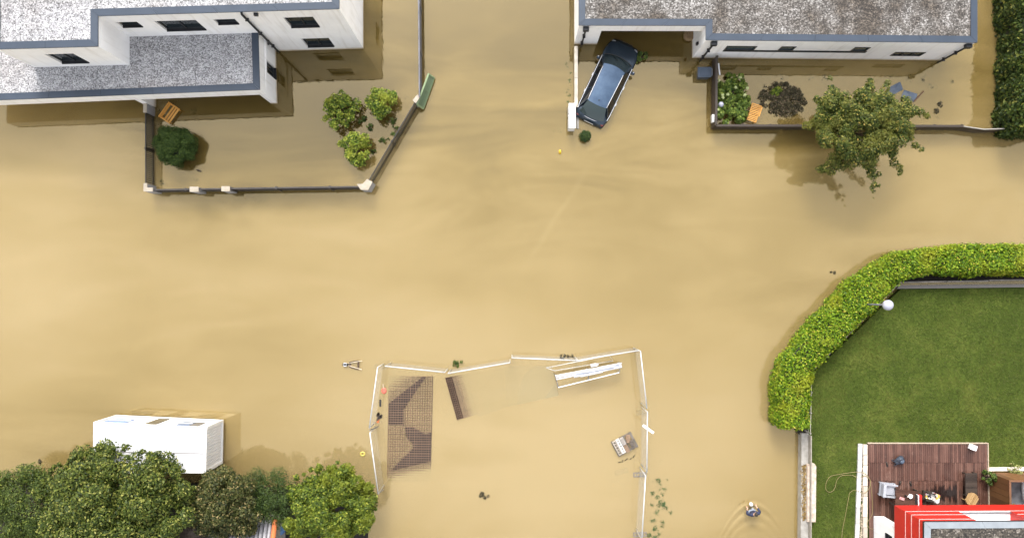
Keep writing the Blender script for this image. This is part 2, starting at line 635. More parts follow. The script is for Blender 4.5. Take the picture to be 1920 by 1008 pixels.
def water_material(name, alpha, top):
    m, nt, nd, lk, b = newmat(name)
    nd.remove(b)
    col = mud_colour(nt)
    dif = nd.new('ShaderNodeBsdfDiffuse')
    lk.new(col, dif.inputs['Color'])
    last = dif.outputs[0]
    if alpha < 1:
        tr = nd.new('ShaderNodeBsdfTransparent')
        mx = nd.new('ShaderNodeMixShader')
        mx.inputs[0].default_value = alpha
        lk.new(tr.outputs[0], mx.inputs[1])
        lk.new(dif.outputs[0], mx.inputs[2])
        last = mx.outputs[0]
    if top:
        gl = nd.new('ShaderNodeBsdfGlossy')
        gl.inputs['Roughness'].default_value = 0.0
        gl.inputs['Color'].default_value = (1.0, 0.83, 0.53, 1)
        fr = nd.new('ShaderNodeFresnel')
        fr.inputs['IOR'].default_value = 2.0
        bp = nd.new('ShaderNodeBump')
        bp.inputs['Strength'].default_value = 0.5
        bp.inputs['Distance'].default_value = 0.03
        # small ripples and a few rings round the wading person
        pos = pos_node(nt)
        n1 = noise(nt, 2.6, 3, 0.55, distort=0.8)
        pp = P(1412, 968)
        sp_ = nd.new('ShaderNodeSeparateXYZ')
        lk.new(pos, sp_.inputs[0])
        dx = math_n(nt, 'SUBTRACT', sp_.outputs[0], pp.x)
        dy = math_n(nt, 'SUBTRACT', pp.y + 0.75, sp_.outputs[1])
        w = math_n(nt, 'SUBTRACT', dy, math_n(nt, 'MULTIPLY', math_n(nt, 'MULTIPLY', dx, dx), 0.55))
        w = math_n(nt, 'ADD', w, math_n(nt, 'MULTIPLY', n1.outputs['Fac'], 0.12))
        ring = math_n(nt, 'SINE', math_n(nt, 'MULTIPLY', w, 11.0))
        fade = math_n(nt, 'MULTIPLY', math_n(nt, 'MULTIPLY', math_n(nt, 'ADD', w, 0.25), 2.5, True), math_n(nt, 'SUBTRACT', 1.0, math_n(nt, 'MULTIPLY', w, 0.55), True), True)
        far = math_n(nt, 'SUBTRACT', 1.0, math_n(nt, 'MULTIPLY', math_n(nt, 'ABSOLUTE', dx), 0.45), True)
        ring = math_n(nt, 'MULTIPLY', ring, math_n(nt, 'MULTIPLY', math_n(nt, 'MULTIPLY', fade, far), 2.6))
        lk.new(math_n(nt, 'ADD', math_n(nt, 'MULTIPLY', n1.outputs['Fac'], 0.12), ring), bp.inputs['Height'])
        lk.new(bp.outputs[0], gl.inputs['Normal'])
        lk.new(bp.outputs[0], dif.inputs['Normal'])
        m2 = nd.new('ShaderNodeMixShader')
        lk.new(fr.outputs[0], m2.inputs[0])
        lk.new(last, m2.inputs[1])
        lk.new(gl.outputs[0], m2.inputs[2])
        last = m2.outputs[0]
    lk.new(last, nd['Material Output'].inputs[0])
    return m


# muddy water: a glossy surface over veils of suspended silt, so that sunken things fade with depth
veils = [0.0, -0.022, -0.046, -0.074, -0.106, -0.145, -0.19]
wmb = MB()
for z in veils + [-0.24]:
    s = 300
    wmb.add([(-s, -s, z), (s, -s, z), (s, s, z), (-s, s, z)], [(0, 1, 2, 3)])
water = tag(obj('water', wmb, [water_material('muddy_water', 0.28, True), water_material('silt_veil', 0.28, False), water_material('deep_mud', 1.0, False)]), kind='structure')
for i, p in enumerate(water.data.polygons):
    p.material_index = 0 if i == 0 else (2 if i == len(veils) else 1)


# ================================================================== BUILDINGS
def wall_run(mb, A, B, z0, z1, holes=(), depth=0.16):
    """outer face of a wall from A to B (outside on the right hand) with recessed openings"""
    d = Vector((B.x - A.x, B.y - A.y, 0))
    L = d.length
    d.normalize()
    n = Vector((d.y, -d.x, 0))
    us = sorted({0.0, L, *[h[0] for h in holes], *[h[1] for h in holes]})
    zs = sorted({z0, z1, *[h[2] for h in holes], *[h[3] for h in holes]})

    def pt(u, z, k=0.0):
        return Vector((A.x, A.y, 0)) + d * u - n * k + Vector((0, 0, z))
    for i in range(len(us) - 1):
        for j in range(len(zs) - 1):
            um, zm = (us[i] + us[i + 1]) / 2, (zs[j] + zs[j + 1]) / 2
            if any(h[0] < um < h[1] and h[2] < zm < h[3] for h in holes): continue
            mb.add([pt(us[i], zs[j]), pt(us[i + 1], zs[j]), pt(us[i + 1], zs[j + 1]), pt(us[i], zs[j + 1])], [(0, 1, 2, 3)])
    for u0, u1, a, b in holes:
        for q in (((u0, a), (u1, a)), ((u1, a), (u1, b)), ((u1, b), (u0, b)), ((u0, b), (u0, a))):
            (ua, za), (ub, zb) = q
            mb.add([pt(ua, za), pt(ub, zb), pt(ub, zb, depth), pt(ua, za, depth)], [(0, 3, 2, 1)])


def window_part(A, B, hole, parent, glass=None, depth=0.16, mull=1, sill=True):
    d = Vector((B.x - A.x, B.y - A.y, 0)).normalized()
    n = Vector((d.y, -d.x, 0))
    u0, u1, a, b = hole

    def pt(u, z, k):
        return Vector((A.x, A.y, 0)) + d * u - n * k + Vector((0, 0, z))
    mb = MB()
    w = 0.06
    k = depth - 0.035
    for p, q in (((u0, a + w / 2), (u1, a + w / 2)), ((u0, b - w / 2), (u1, b - w / 2))):
        mb.beam(pt(*p, k), pt(*q, k), 0.06, w)
    ms = [u0 + w / 2, u1 - w / 2] + [u0 + (u1 - u0) * (i + 1) / (mull + 1) for i in range(mull)]
    for u in ms:
        mb.beam(pt(u, a + w, k), pt(u, b - w, k), 0.06, w, up=n)
    f = obj('window', mb, frame_dark, parent)
    k = depth - 0.02
    pm = MB().add([pt(u0, a, k), pt(u1, a, k), pt(u1, b, k), pt(u0, b, k)], [(0, 1, 2, 3)])
    obj('pane', pm, glass or dark_glass, f)
    if sill:
        mb = MB()
        mb.beam(pt(u0 + 0.01, a + 0.012, 0.05), pt(u1 - 0.01, a + 0.012, 0.05), 0.2, 0.02)
        obj('sill', mb, dark_metal, f)
    return f


def hole_from_px(A, B, tl, tr, br, bl):
    c = [onwall(A, B, *q) for q in (tl, tr, br, bl)]
    return ((c[0][0] + c[3][0]) / 2, (c[1][0] + c[2][0]) / 2, (c[2][1] + c[3][1]) / 2, (c[0][1] + c[1][1]) / 2)


def coping_mb(poly, z, w=0.34, seg=2.6, th=0.09, skip=()):
    """metal parapet cap with open joints; poly counter-clockwise"""
    inn = offset_poly(poly, w)
    mb = MB()
    n = len(poly)
    for i in range(n):
        if i in skip: continue
        a, b = Vector(poly[i][:2]), Vector(poly[(i + 1) % n][:2])
        c, e = inn[i], inn[(i + 1) % n]
        L = (b - a).length
        k = max(1, round(L / seg))
        for j in range(k):
            f0, f1 = j / k + 0.006 / L, (j + 1) / k - 0.006 / L
            q = [a.lerp(b, f0), a.lerp(b, f1), c.lerp(e, f1), c.lerp(e, f0)]
            lo, hi = z - th, z
            vs = [(p.x, p.y, lo) for p in q] + [(q[0].x, q[0].y, hi - 0.012), (q[1].x, q[1].y, hi - 0.012), (q[2].x, q[2].y, hi), (q[3].x, q[3].y, hi)]
            mb.add(vs, [(3, 2, 1, 0), (4, 5, 6, 7), (0, 1, 5, 4), (1, 2, 6, 5), (2, 3, 7, 6), (3, 0, 4, 7)])
    return mb


def flat(poly, z):
    return MB().add([(p[0], p[1], z) for p in poly], [tuple(range(len(poly)))])


white_gravel = gravelmat('white_roof_gravel', [(0.0, (0.13, 0.128, 0.134)), (0.3, (0.26, 0.256, 0.264)), (0.6, (0.38, 0.376, 0.384)), (1.0, (0.54, 0.535, 0.54))], scale=17.0, patch=(0.70, 0.66, 0.63), patch_scale=0.22)
brown_gravel = gravelmat('weathered_roof_gravel', [(0.0, (0.04, 0.033, 0.028)), (0.35, (0.092, 0.083, 0.074)), (0.65, (0.185, 0.172, 0.160)), (1.0, (0.38, 0.365, 0.35))], patch=(0.40, 0.34, 0.28), scale=15.0, patch_scale=0.45, plo=0.42, phi=0.60)
dark_gravel = gravelmat('dark_roof_gravel', [(0.0, (0.015, 0.012, 0.01)), (0.4, (0.042, 0.035, 0.026)), (0.75, (0.09, 0.076, 0.058)), (1.0, (0.26, 0.23, 0.20))], scale=12.0)

# ---- two-storey white house, top left
ZT, ZL, ZB = 6.4, 3.2, -0.75
house = thing('white_house', 'two-storey white house with pale gravel flat roofs and blue-grey parapet caps', 'house', P(683, 92))
up_px = [(-14, 92.5), (183, 87), (183, 30), (636, 16.5), (636, -190), (-14, -190)]
up = [P(*q, ZT) for q in up_px]
upw = offset_poly(up, 0.04)
upw = [Vector((p.x, p.y, 0)) for p in upw]
wins = {0: [((85, 101.5), (139, 101.2), (168, 117.8), (112, 118.7))],
        2: [((218, 41.7), (257, 41.6), (269, 50.4), (228, 51.3)), ((290, 39.6), (367, 38.4), (388, 56), (311, 58.3)),
            ((401, 37), (440, 35.8), (449, 45), (407.5, 46.2)), ((532, 33.2), (587, 32), (600, 50.5), (544, 51.8)),
            ((565, 72.6), (616, 71.8), (628, 87.4), (575.5, 88.2))],
        3: [((652, -60), (652, -4), (679, 12), (679, -40))]}
wmb = MB()
made = []
for i in range(len(upw)):
    A, B = upw[i], upw[(i + 1) % len(upw)]
    hs_ = [hole_from_px(A, B, *w) for w in wins.get(i, [])]
    if i == 3:
        L = (B - A).length
        hs_ = [(1.6, 2.9, 4.1, 5.2)]
    wall_run(wmb, A, B, ZB, ZT - 0.09, hs_)
    made += [(A, B, h) for h in hs_]
obj('wall', wmb, white_render, house)
for A, B, h in made:
    window_part(A, B, h, house, mull=1 if h[1] - h[0] > 1.2 else 0)
obj('coping', coping_mb(up, ZT), blue_metal, house)
obj('roof', flat(offset_poly(up, 0.3), ZT - 0.05), white_gravel, house)

# lower wing with the deep porch
lo_px = [(-110, 192), (487, 168), (483.5, 45), (-110, 45)]
lo = [P(*q, ZL) for q in lo_px]
low = [Vector((p.x, p.y, 0)) for p in offset_poly(lo, 0.03)]
wing = MB()
A, B, Cc, D = low
fz = 2.05                                        # underside of the deep fascia
ew = 0.36
e_in = Vector((B.x - ew, B.y, 0))
wall_run(wing, A, B, fz, ZL - 0.07)              # fascia
wing.add([(A.x, A.y, fz), (B.x, B.y, fz), (B.x, B.y + 5.0, fz), (A.x, A.y + 5.0, fz)], [(3, 2, 1, 0)])   # porch ceiling
wh = hole_from_px(B, Cc, (500.5, 135), (500.5, 115.5), (517, 125), (517, 150.5))
us = sorted(onwall(B, Cc, *q)[0] for q in ((500.5, 135), (500.5, 115.5), (517, 125), (517, 150.5)))
zs = sorted(onwall(B, Cc, *q)[1] for q in ((500.5, 135), (500.5, 115.5), (517, 125), (517, 150.5)))
wh = ((us[0] + us[1]) / 2, (us[2] + us[3]) / 2, (zs[0] + zs[1]) / 2, (zs[2] + zs[3]) / 2)
wall_run(wing, B, Cc, ZB, ZL - 0.07, [wh])
wall_run(wing, Vector((e_in.x, e_in.y + 4.5, 0)), e_in, ZB, fz)
wall_run(wing, e_in, B, ZB, fz)
wall_run(wing, Vector((A.x, A.y + 3.2, 0)), Vector((e_in.x, A.y + 3.2, 0)), ZB, fz)   # house front deep in the porch
wall_run(wing, D, A, fz, ZL - 0.07)
# fin wall carrying the porch roof
q = P(292.5, 201.5)
fin = [Vector((q.x - 0.34, q.y)), Vector((q.x, q.y)), Vector((q.x, q.y + 3.0)), Vector((q.x - 0.34, q.y + 3.0))]
wing.prism(fin, ZB, fz)
obj('wing_wall', wing, white_render, house)
window_part(B, Cc, wh, house, mull=1)
obj('coping', coping_mb(lo, ZL, skip=(2,)), blue_metal, house)
obj('roof', flat(offset_poly(lo, 0.3), ZL - 0.05), white_gravel, house)
pipe = MB()
A2, B2 = upw[2], upw[3]
u, _ = onwall(A2, B2, 456, 27)
u2, _ = onwall(A2, B2, 524, 96)
u = (u + u2) / 2
dv = (B2 - A2).normalized()
nn = Vector((dv.y, -dv.x, 0))
p0 = A2 + dv * u + nn * 0.09
pipe.tube([p0 + Vector((0, 0, ZB)), p0 + Vector((0, 0, ZT - 0.25)), p0 - nn * 0.12 + Vector((0, 0, ZT - 0.15))], 0.055, 8)
for z in (1.2, 3.3, 5.4): pipe.box(p0 + Vector((0, 0, z)), (0.16, 0.16, 0.05))
obj('downpipe', pipe, dark_metal, house, smooth=True)
u, z = onwall(B, Cc, 497, 76)
dv = (Cc - B).normalized()
p0 = B + dv * u + Vector((0.08, 0, z))
obj('water_spout', MB().tube([p0 + Vector((-0.15, 0.25, 0.1)), p0 + Vector((0.06, 0.2, 0.1)), p0 + Vector((0.09, 0, 0)), p0 + Vector((0.0, -0.1, -0.35))], 0.06, 8), dark_metal, house, smooth=True)
u, z = onwall(A2, B2, 480, 24.5)
obj('overflow_box', MB().box(A2 + (B2 - A2).normalized() * u + nn * 0.08 + Vector((0, 0, z)), (0.2, 0.14, 0.14)), dark_metal, house)

# ---- bungalow, top right
ZR = 3.3
bung = thing('bungalow', 'single-storey white bungalow with weathered brown gravel roof and open carport', 'house', P(1765, 116))
bo_px = [(1085, 47.5), (1323.5, 48), (1323.5, 75), (1833, 80), (1833, -190), (1085, -190)]
bo = [P(*q, ZR) for q in bo_px]
bw = [Vector((p.x, p.y, 0)) for p in offset_poly(bo, 0.03)]
bm_ = MB()
fb = 2.3
A, B, Cc, D, E, G = bw
wall_run(bm_, A, B, fb, ZR - 0.07)                       # carport fascia
# pier on the left of the opening
pe = P(1119, 86)
pier = [Vector((A.x, A.y)), Vector((pe.x, A.y)), Vector((pe.x, A.y + 0.3)), Vector((A.x + 0.3, A.y + 0.3)), Vector((A.x + 0.3, A.y + 6)), Vector((A.x, A.y + 6))]
bm_.prism(pier, ZB, fb)
wall_run(bm_, G, A, fb, ZR - 0.07)
wall_run(bm_, Vector((B.x, B.y + 6, 0)), B, ZB, ZR - 0.07)   # carport side of the main block
wall_run(bm_, B, Cc, ZB, ZR - 0.07)
wall_run(bm_, D, E, ZB, ZR - 0.07)
wall_run(bm_, Vector((A.x, A.y + 5.6, 0)), Vector((B.x, A.y + 5.6, 0)), ZB, fb)      # rear wall of carport
bm_.add([(A.x, A.y, fb), (B.x, A.y, fb), (B.x, A.y + 5.6, fb), (A.x, A.y + 5.6, fb)], [(3, 2, 1, 0)])
z_lo, z_hi = onwall(Cc, D, 1450, 97.2)[1], onwall(Cc, D, 1400, 86.5)[1]
z_md = z_lo + 0.27
holes = []
for (l, r) in ((1354, 1414), (1455, 1487), (1592, 1626)):
    holes.append((onwall(Cc, D, l, 97)[0], onwall(Cc, D, r - 2, 95)[0], z_md, z_hi))
band = (onwall(Cc, D, 1354, 97)[0], onwall(Cc, D, 1624, 97.5)[0], z_lo, z_md - 0.002)
h4 = (onwall(Cc, D, 1668, 104.5)[0], onwall(Cc, D, 1728, 103)[0], onwall(Cc, D, 1700, 104.8)[1], onwall(Cc, D, 1700, 97.8)[1])
wall_run(bm_, Cc, D, ZB, ZR - 0.07, holes + [band, h4], 0.04)
obj('wall', bm_, white_render, bung)
for h in holes: window_part(Cc, D, h, bung, teal_glass, 0.04, 0, sill=False)
window_part(Cc, D, band, bung, teal_glass, 0.04, 3, sill=False)
window_part(Cc, D, h4, bung, dark_glass, 0.04, 2, sill=False)
obj('coping', coping_mb(bo, ZR), blue_metal, bung)
obj('roof', flat(offset_poly(bo, 0.3), ZR - 0.05), brown_gravel, bung)


def hopper(px, py, A, B, u_shift=0.0):
    u, z = onwall(A, B, px, py)
    d = (B - A).normalized()
    n = Vector((d.y, -d.x, 0))
    p = A + d * u + n * 0.12
    mb = MB().box(p + Vector((0, 0, ZR - 0.35)), (0.3, 0.2, 0.28))
    mb.tube([p + Vector((0, 0, ZR - 0.45)), p + Vector((0, 0, ZB))], 0.05, 8)
    for z in (0.6, 1.8): mb.box(p + Vector((0, 0, z)), (0.15, 0.2, 0.04))
    obj('downpipe', mb, dark_metal, bung)


hopper(1098, 53, A, B)
hopper(1337, 80, Cc, D)
hopper(1811, 85, Cc, D)
p = P(1305, 82, 1.5)
obj('wall_light', MB().box((B.x - 0.06, p.y, 1.5), (0.1, 0.14, 0.28)), dark_metal, bung)
# loose wicker pot under the carport roof
t = thing('wicker_planter', 'brown wicker planter standing in the carport beside its white wall', 'planter', P(1291, 68))
mb = MB()
for z in np.linspace(-0.3, 0.3, 9): mb.lathe(P(1291, 68) + Vector((0, 0, z)), [(0.26 + 0.04 * z, 0), (0.30 + 0.04 * z, 0.03), (0.26 + 0.04 * z, 0.06)], 14)
obj('basket', mb, M('wicker', (0.30, 0.20, 0.10), (0.16, 0.10, 0.05), 20, 0.8), t)
obj('soil', MB().lathe(P(1291, 68) + Vector((0, 0, 0.25)), [(0.26, 0), (0.24, 0.05), (0.1, 0.08)], 14), soil, t)

# ---- red and white house, bottom right
RZ0, RZ1 = 3.0, 5.96
rhouse = thing('red_house', 'modern house with bright red white-lined upper storey over white ground floor', 'house', P(1638, 967, 0.5))
red = M('red_cladding', (0.53, 0.018, 0.011), (0.44, 0.014, 0.009), 0.8, 0.5)
rp = [P(1677, 946.5, RZ0), P(2080, 944, RZ0), P(2080, 1250, RZ0), P(1677, 1250, RZ0)]
rp = [Vector((p.x, p.y, 0)) for p in rp]
rccw = [rp[3], rp[2], rp[1], rp[0]]
rm = MB()
A, B = rccw[2], rccw[3]                                   # north face runs east -> west
zl = [4.15, 4.74, 5.5]
hu = sorted((onwall(A, B, 1797, 958)[0], onwall(A, B, 1893, 957)[0]))
rec = (hu[0], hu[1], 4.17, RZ1 - 0.14)
hu2 = sorted((onwall(A, B, 1894, 958)[0], onwall(A, B, 1990, 957)[0]))
wall_run(rm, A, B, RZ0, RZ1 - 0.1, [rec], 0.7)
for i in (0, 1, 3): wall_run(rm, rccw[i], rccw[(i + 1) % 4], RZ0, RZ1 - 0.1)
rm.add([(q.x, q.y, RZ0) for q in rccw], [(3, 2, 1, 0)])
obj('upper_wall', rm, red, rhouse)
d = (B - A).normalized()
n = Vector((d.y, -d.x, 0))
bal = MB()
bal.add([A + d * rec[0] - n * 0.69 + Vector((0, 0, rec[2])), A + d * rec[1] - n * 0.69 + Vector((0, 0, rec[2])), A + d * rec[1] - n * 0.69 + Vector((0, 0, rec[3])), A + d * rec[0] - n * 0.69 + Vector((0, 0, rec[3]))], [(0, 1, 2, 3)])
bal.beam(A + d * rec[0] - n * 0.345 + Vector((0, 0, rec[2] + 0.012)), A + d * rec[1] - n * 0.345 + Vector((0, 0, rec[2] + 0.012)), 0.68, 0.02)
obj('balcony_lining', bal, white_paint, rhouse)
obj('balcony_rail', MB().beam(A + d * rec[0] - n * 0.05 + Vector((0, 0, rec[2] + 0.1)), A + d * rec[1] - n * 0.05 + Vector((0, 0, rec[2] + 0.1)), 0.06, 0.05), grey_steel, rhouse)
joint_m = M('joint_pink', (0.62, 0.46, 0.44), (0.55, 0.40, 0.38), 3, 0.6)
jm = MB()
ring = offset_poly(rccw, -0.008)
for z in zl:
    for i in range(4):
        a, b = ring[i], ring[(i + 1) % 4]
        if i == 2 and z > 4.2:
            dd = (b - a).normalized()
            for s0, s1 in ((0, rec[0]), (rec[1], (b - a).length)):
                p_, q_ = a + dd * s0, a + dd * s1
                jm.beam((p_.x, p_.y, z), (q_.x, q_.y, z), 0.02, 0.03)
        else:
            jm.beam((a.x, a.y, z), (b.x, b.y, z), 0.02, 0.03)
obj('joint_trim', jm, joint_m, rhouse)
cp = coping_mb(rccw, RZ1, 0.3, 3.0, 0.1)
obj('coping', cp, M('pale_metal', (0.24, 0.265, 0.285), (0.20, 0.22, 0.24), 2, 0.5, 0.0), rhouse)
obj('roof_edge', coping_mb(offset_poly(rccw, -0.03), RZ1 - 0.02, 0.1, 30, 0.1), dark_metal, rhouse)
obj('roof', flat(offset_poly(rccw, 0.25), RZ1 - 0.04), dark_gravel, rhouse)
g0 = P(1638, 967, 0.5)
gw = MB()
gA = Vector((g0.x, g0.y - 9, 0)); gB = Vector((g0.x, g0.y, 0)); gC = Vector((g0.x + 0.56, g0.y, 0)); gD = Vector((g0.x + 0.56, g0.y - 9, 0))
wh = [(0.45, 1.6, 1.9, 2.6)]
wall_run(gw, gB, gA, 0.3, RZ0, [(wh[0][0], wh[0][1], wh[0][2], wh[0][3])])
wall_run(gw, gC, gB, 0.3, RZ0)
wall_run(gw, gD, gC, 0.3, RZ0)
gw.add([(gA.x, gA.y, RZ0), (gD.x, gD.y, RZ0), (gC.x, gC.y, RZ0), (gB.x, gB.y, RZ0)], [(0, 1, 2, 3)])
obj('lower_wall', gw, white_render, rhouse)
window_part(gB, gA, wh[0], rhouse)
# glazed front set back below the red storey
gx = g0.x + 0.56
gy = P(1700, 985, 0.5).y
obj('glass_front', MB().box((gx + 8, gy - 0.1, 1.7), (16, 0.1, 2.5)), dark_glass, rhouse)
fy = P(1724, 946.5, RZ0).y
for px, w_, mm, ll in ((1725, 0.10, red, None), (1720.5, 0.05, white_paint, 'white fin'), (1718.3, 0.05, black_paint, 'black fin')):
    obj('fin', MB().box((P(px, 938, 2.9).x, fy + 0.26, 2.9), (w_, 0.5, 0.2)), mm, rhouse, label=ll)

# ================================================================== RAISED GARDEN (bottom right)
GZ = 0.35
lawn_px = [(1690, 541), (2150, 534), (2150, 1300), (1517, 1300), (1517, 815), (1521, 702)]
lawn = [P(*q, GZ) for q in lawn_px]
lawn_ccw = list(reversed(lawn))
m, nt, nd, lk, b = newmat('lawn_turf')
n1 = noise(nt, 0.9, 8, 0.78)
n2 = noise(nt, 9, 5, 0.75)
n0 = noise(nt, 0.28, 3, 0.55)
f = math_n(nt, 'ADD', math_n(nt, 'MULTIPLY', n1.outputs['Fac'], 0.4), math_n(nt, 'MULTIPLY', n2.outputs['Fac'], 0.3))
f = math_n(nt, 'ADD', f, math_n(nt, 'MULTIPLY', n0.outputs['Fac'], 0.3))
r = ramp(nt, [(0.33, (0.026, 0.042, 0.006)), (0.5, (0.058, 0.084, 0.012)), (0.68, (0.13, 0.145, 0.030))])
lk.new(f, r.inputs[0])
lk.new(r.outputs[0], b.inputs['Base Color'])
b.inputs['Roughness'].default_value = 0.9
b.inputs['Specular IOR Level'].default_value = 0.15
bump(nt, b, n2.outputs['Fac'], 0.6, 0.03)
turf = m
tag(obj('lawn', MB().prism(lawn_ccw, ZB, GZ), turf), kind='structure')


def inside(poly, x, y):
    c = np.zeros(len(x), bool)
    n = len(poly)
    for i in range(n):
        a, b_ = poly[i], poly[(i + 1) % n]
        cond = ((a[1] > y) != (b_[1] > y)) & (x < (b_[0] - a[0]) * (y - a[1]) / (b_[1] - a[1] + 1e-12) + a[0])
        c ^= cond
    return c


deck_px = [(1620, 832), (1853, 829), (1853, 1100), (1603, 1100)]
deck_poly = [P(*q, GZ) for q in deck_px]
NB = 130000
a0, a1 = P(1517, 536, GZ), P(1960, 1030, GZ)
gx_ = rng.uniform(a0.x, a1.x, NB); gy_ = rng.uniform(a1.y, a0.y, NB)
ok = inside(lawn_ccw, gx_, gy_) & ~inside(deck_poly, gx_, gy_)
gx_, gy_ = gx_[ok], gy_[ok]
ln = rng.uniform(0.03, 0.075, len(gx_))
an = rng.uniform(0, 6.28, len(gx_))
lean = rng.uniform(0.3, 1.3, len(gx_))
base = np.stack([gx_, gy_, np.full(len(gx_), GZ)], 1)
side = np.stack([-np.sin(an), np.cos(an), 0 * an], 1) * 0.008
tipv = np.stack([np.cos(an) * lean, np.sin(an) * lean, np.ones(len(an))], 1) * ln[:, None]
gv = np.stack([base - side, base + side, base + tipv + side * 0.25, base + tipv - side * 0.25], 1).reshape(-1, 3)
tag(obj('grass', (gv, np.arange(len(gv)).reshape(-1, 4)), leafmat('grass_blades', [(0.0, (0.036, 0.056, 0.009)), (0.6, (0.070, 0.096, 0.017)), (0.9, (0.125, 0.15, 0.034)), (1.0, (0.20, 0.19, 0.07))], patch=(0.135, 0.14, 0.030), patch_scale=0.45, trans=0.3, spec=0.2), loc=(0, 0, 0)), kind='stuff')

# retaining wall, boards and slab along the water
t = thing('retaining_wall', 'grey concrete garden wall between the flood and the lawn below the hedge', 'wall', P(1509, 900))
obj('wall', MB().prism([P(1499, 1300, 0.5), P(1515, 1300, 0.5), P(1516, 812, 0.5), P(1503, 812, 0.5)], ZB, 0.50), concrete, t)
obj('board', MB().beam(P(1517, 1300, 0.62), P(1518, 815, 0.62), 0.06, 0.5), M('grey_board', (0.30, 0.27, 0.23), (0.2, 0.18, 0.15), 4, 0.8), t)
sm_ = MB()
sl = [P(1513, 870, 0.62), P(1526, 868, 0.62), P(1529.5, 873, 0.62), P(1528.5, 977, 0.62), P(1513, 977, 0.62)]
sm_.prism(list(reversed(sl)), 0.2, 0.7)
tag(obj('stone_slab', sm_, M('slab_stone', (0.62, 0.54, 0.46), (0.40, 0.31, 0.24), 5, 0.85, bmp=0.5), loc=P(1520, 920)), 'long pale stone slab laid on top of the grey garden wall', 'stone slab')
lf = rng.uniform(0, 1, 420)
lp = np.array([[P(1506 + rng.normal(2, 2.4), 870 + 105 * k, 0.52)[i] for i in range(3)] for k in lf])
nr = unit(len(lp)) * 0.5
nr[:, 2] += 1
tag(obj('leaves', leafmesh(lp, nr, rng.uniform(0.03, 0.07, len(lp))), leafmat('dead_leaves', [(0, (0.10, 0.06, 0.02)), (0.6, (0.25, 0.16, 0.05)), (1, (0.45, 0.33, 0.14))])), kind='stuff')

t = thing('garden_wall', 'low concrete kerb wall along the straight top edge of the lawn', 'wall', P(1700, 540, 0.35))
obj('kerb', MB().prism([P(1681, 541, 0.5), P(2150, 535.5, 0.5), P(2150, 530, 0.5), P(1687, 534.5, 0.5)], 0.2, 0.50), islandmat('kerb_grey', [(0.2, (0.12, 0.11, 0.10)), (0.8, (0.22, 0.205, 0.19))], 0.85, bmp=0.5, bscale=8), t)
bm2 = MB()
bm2.beam(P(1690, 529, 0.8), P(1770, 527.5, 0.8), 0.07, 0.5)
bm2.beam(P(1772, 527.5, 0.8), P(1848, 526.5, 0.8), 0.07, 0.5)
bm2.beam(P(1850, 525.5, 0.8), P(2100, 522, 0.8), 0.07, 0.5)
obj('board', bm2, M('board_grey', (0.16, 0.145, 0.13), (0.09, 0.08, 0.07), 4, 0.8), t)
tag(obj('planting_bed', MB().prism([P(1515, 815, 0.2), P(1518, 695, 0.2), P(1686, 530, 0.2), P(2150, 522, 0.2), P(2150, 490, 0.2), P(1670, 500, 0.2), P(1480, 690, 0.2), P(1480, 790, 0.2), P(1500, 815, 0.2)][::-1], ZB, 0.22), soil), kind='structure')
t = thing('mesh_fence', 'thin wire garden fence following the slanting inner side of the bright hedge', 'fence', P(1600, 620, 0.35))
fpts = [P(1688, 529, 1.0), P(1522, 697, 1.0), P(1519.5, 812, 1.0)]
mb = MB()
for z in (1.0, 0.7): mb.tube([Vector((p.x, p.y, z)) for p in fpts], 0.022 if z == 1.0 else 0.01, 6)
obj('rail', mb, M('weathered_rail', (0.42, 0.38, 0.33), (0.3, 0.27, 0.23), 5, 0.7), t)
for i in range(2):
    k = 6 if i == 0 else 3
    for j in range(k + (i == 1)):
        p = fpts[i].lerp(fpts[i + 1], j / k)
        obj('post', MB().box((p.x, p.y, 0.62), (0.06, 0.06, 0.9)), concrete, t)


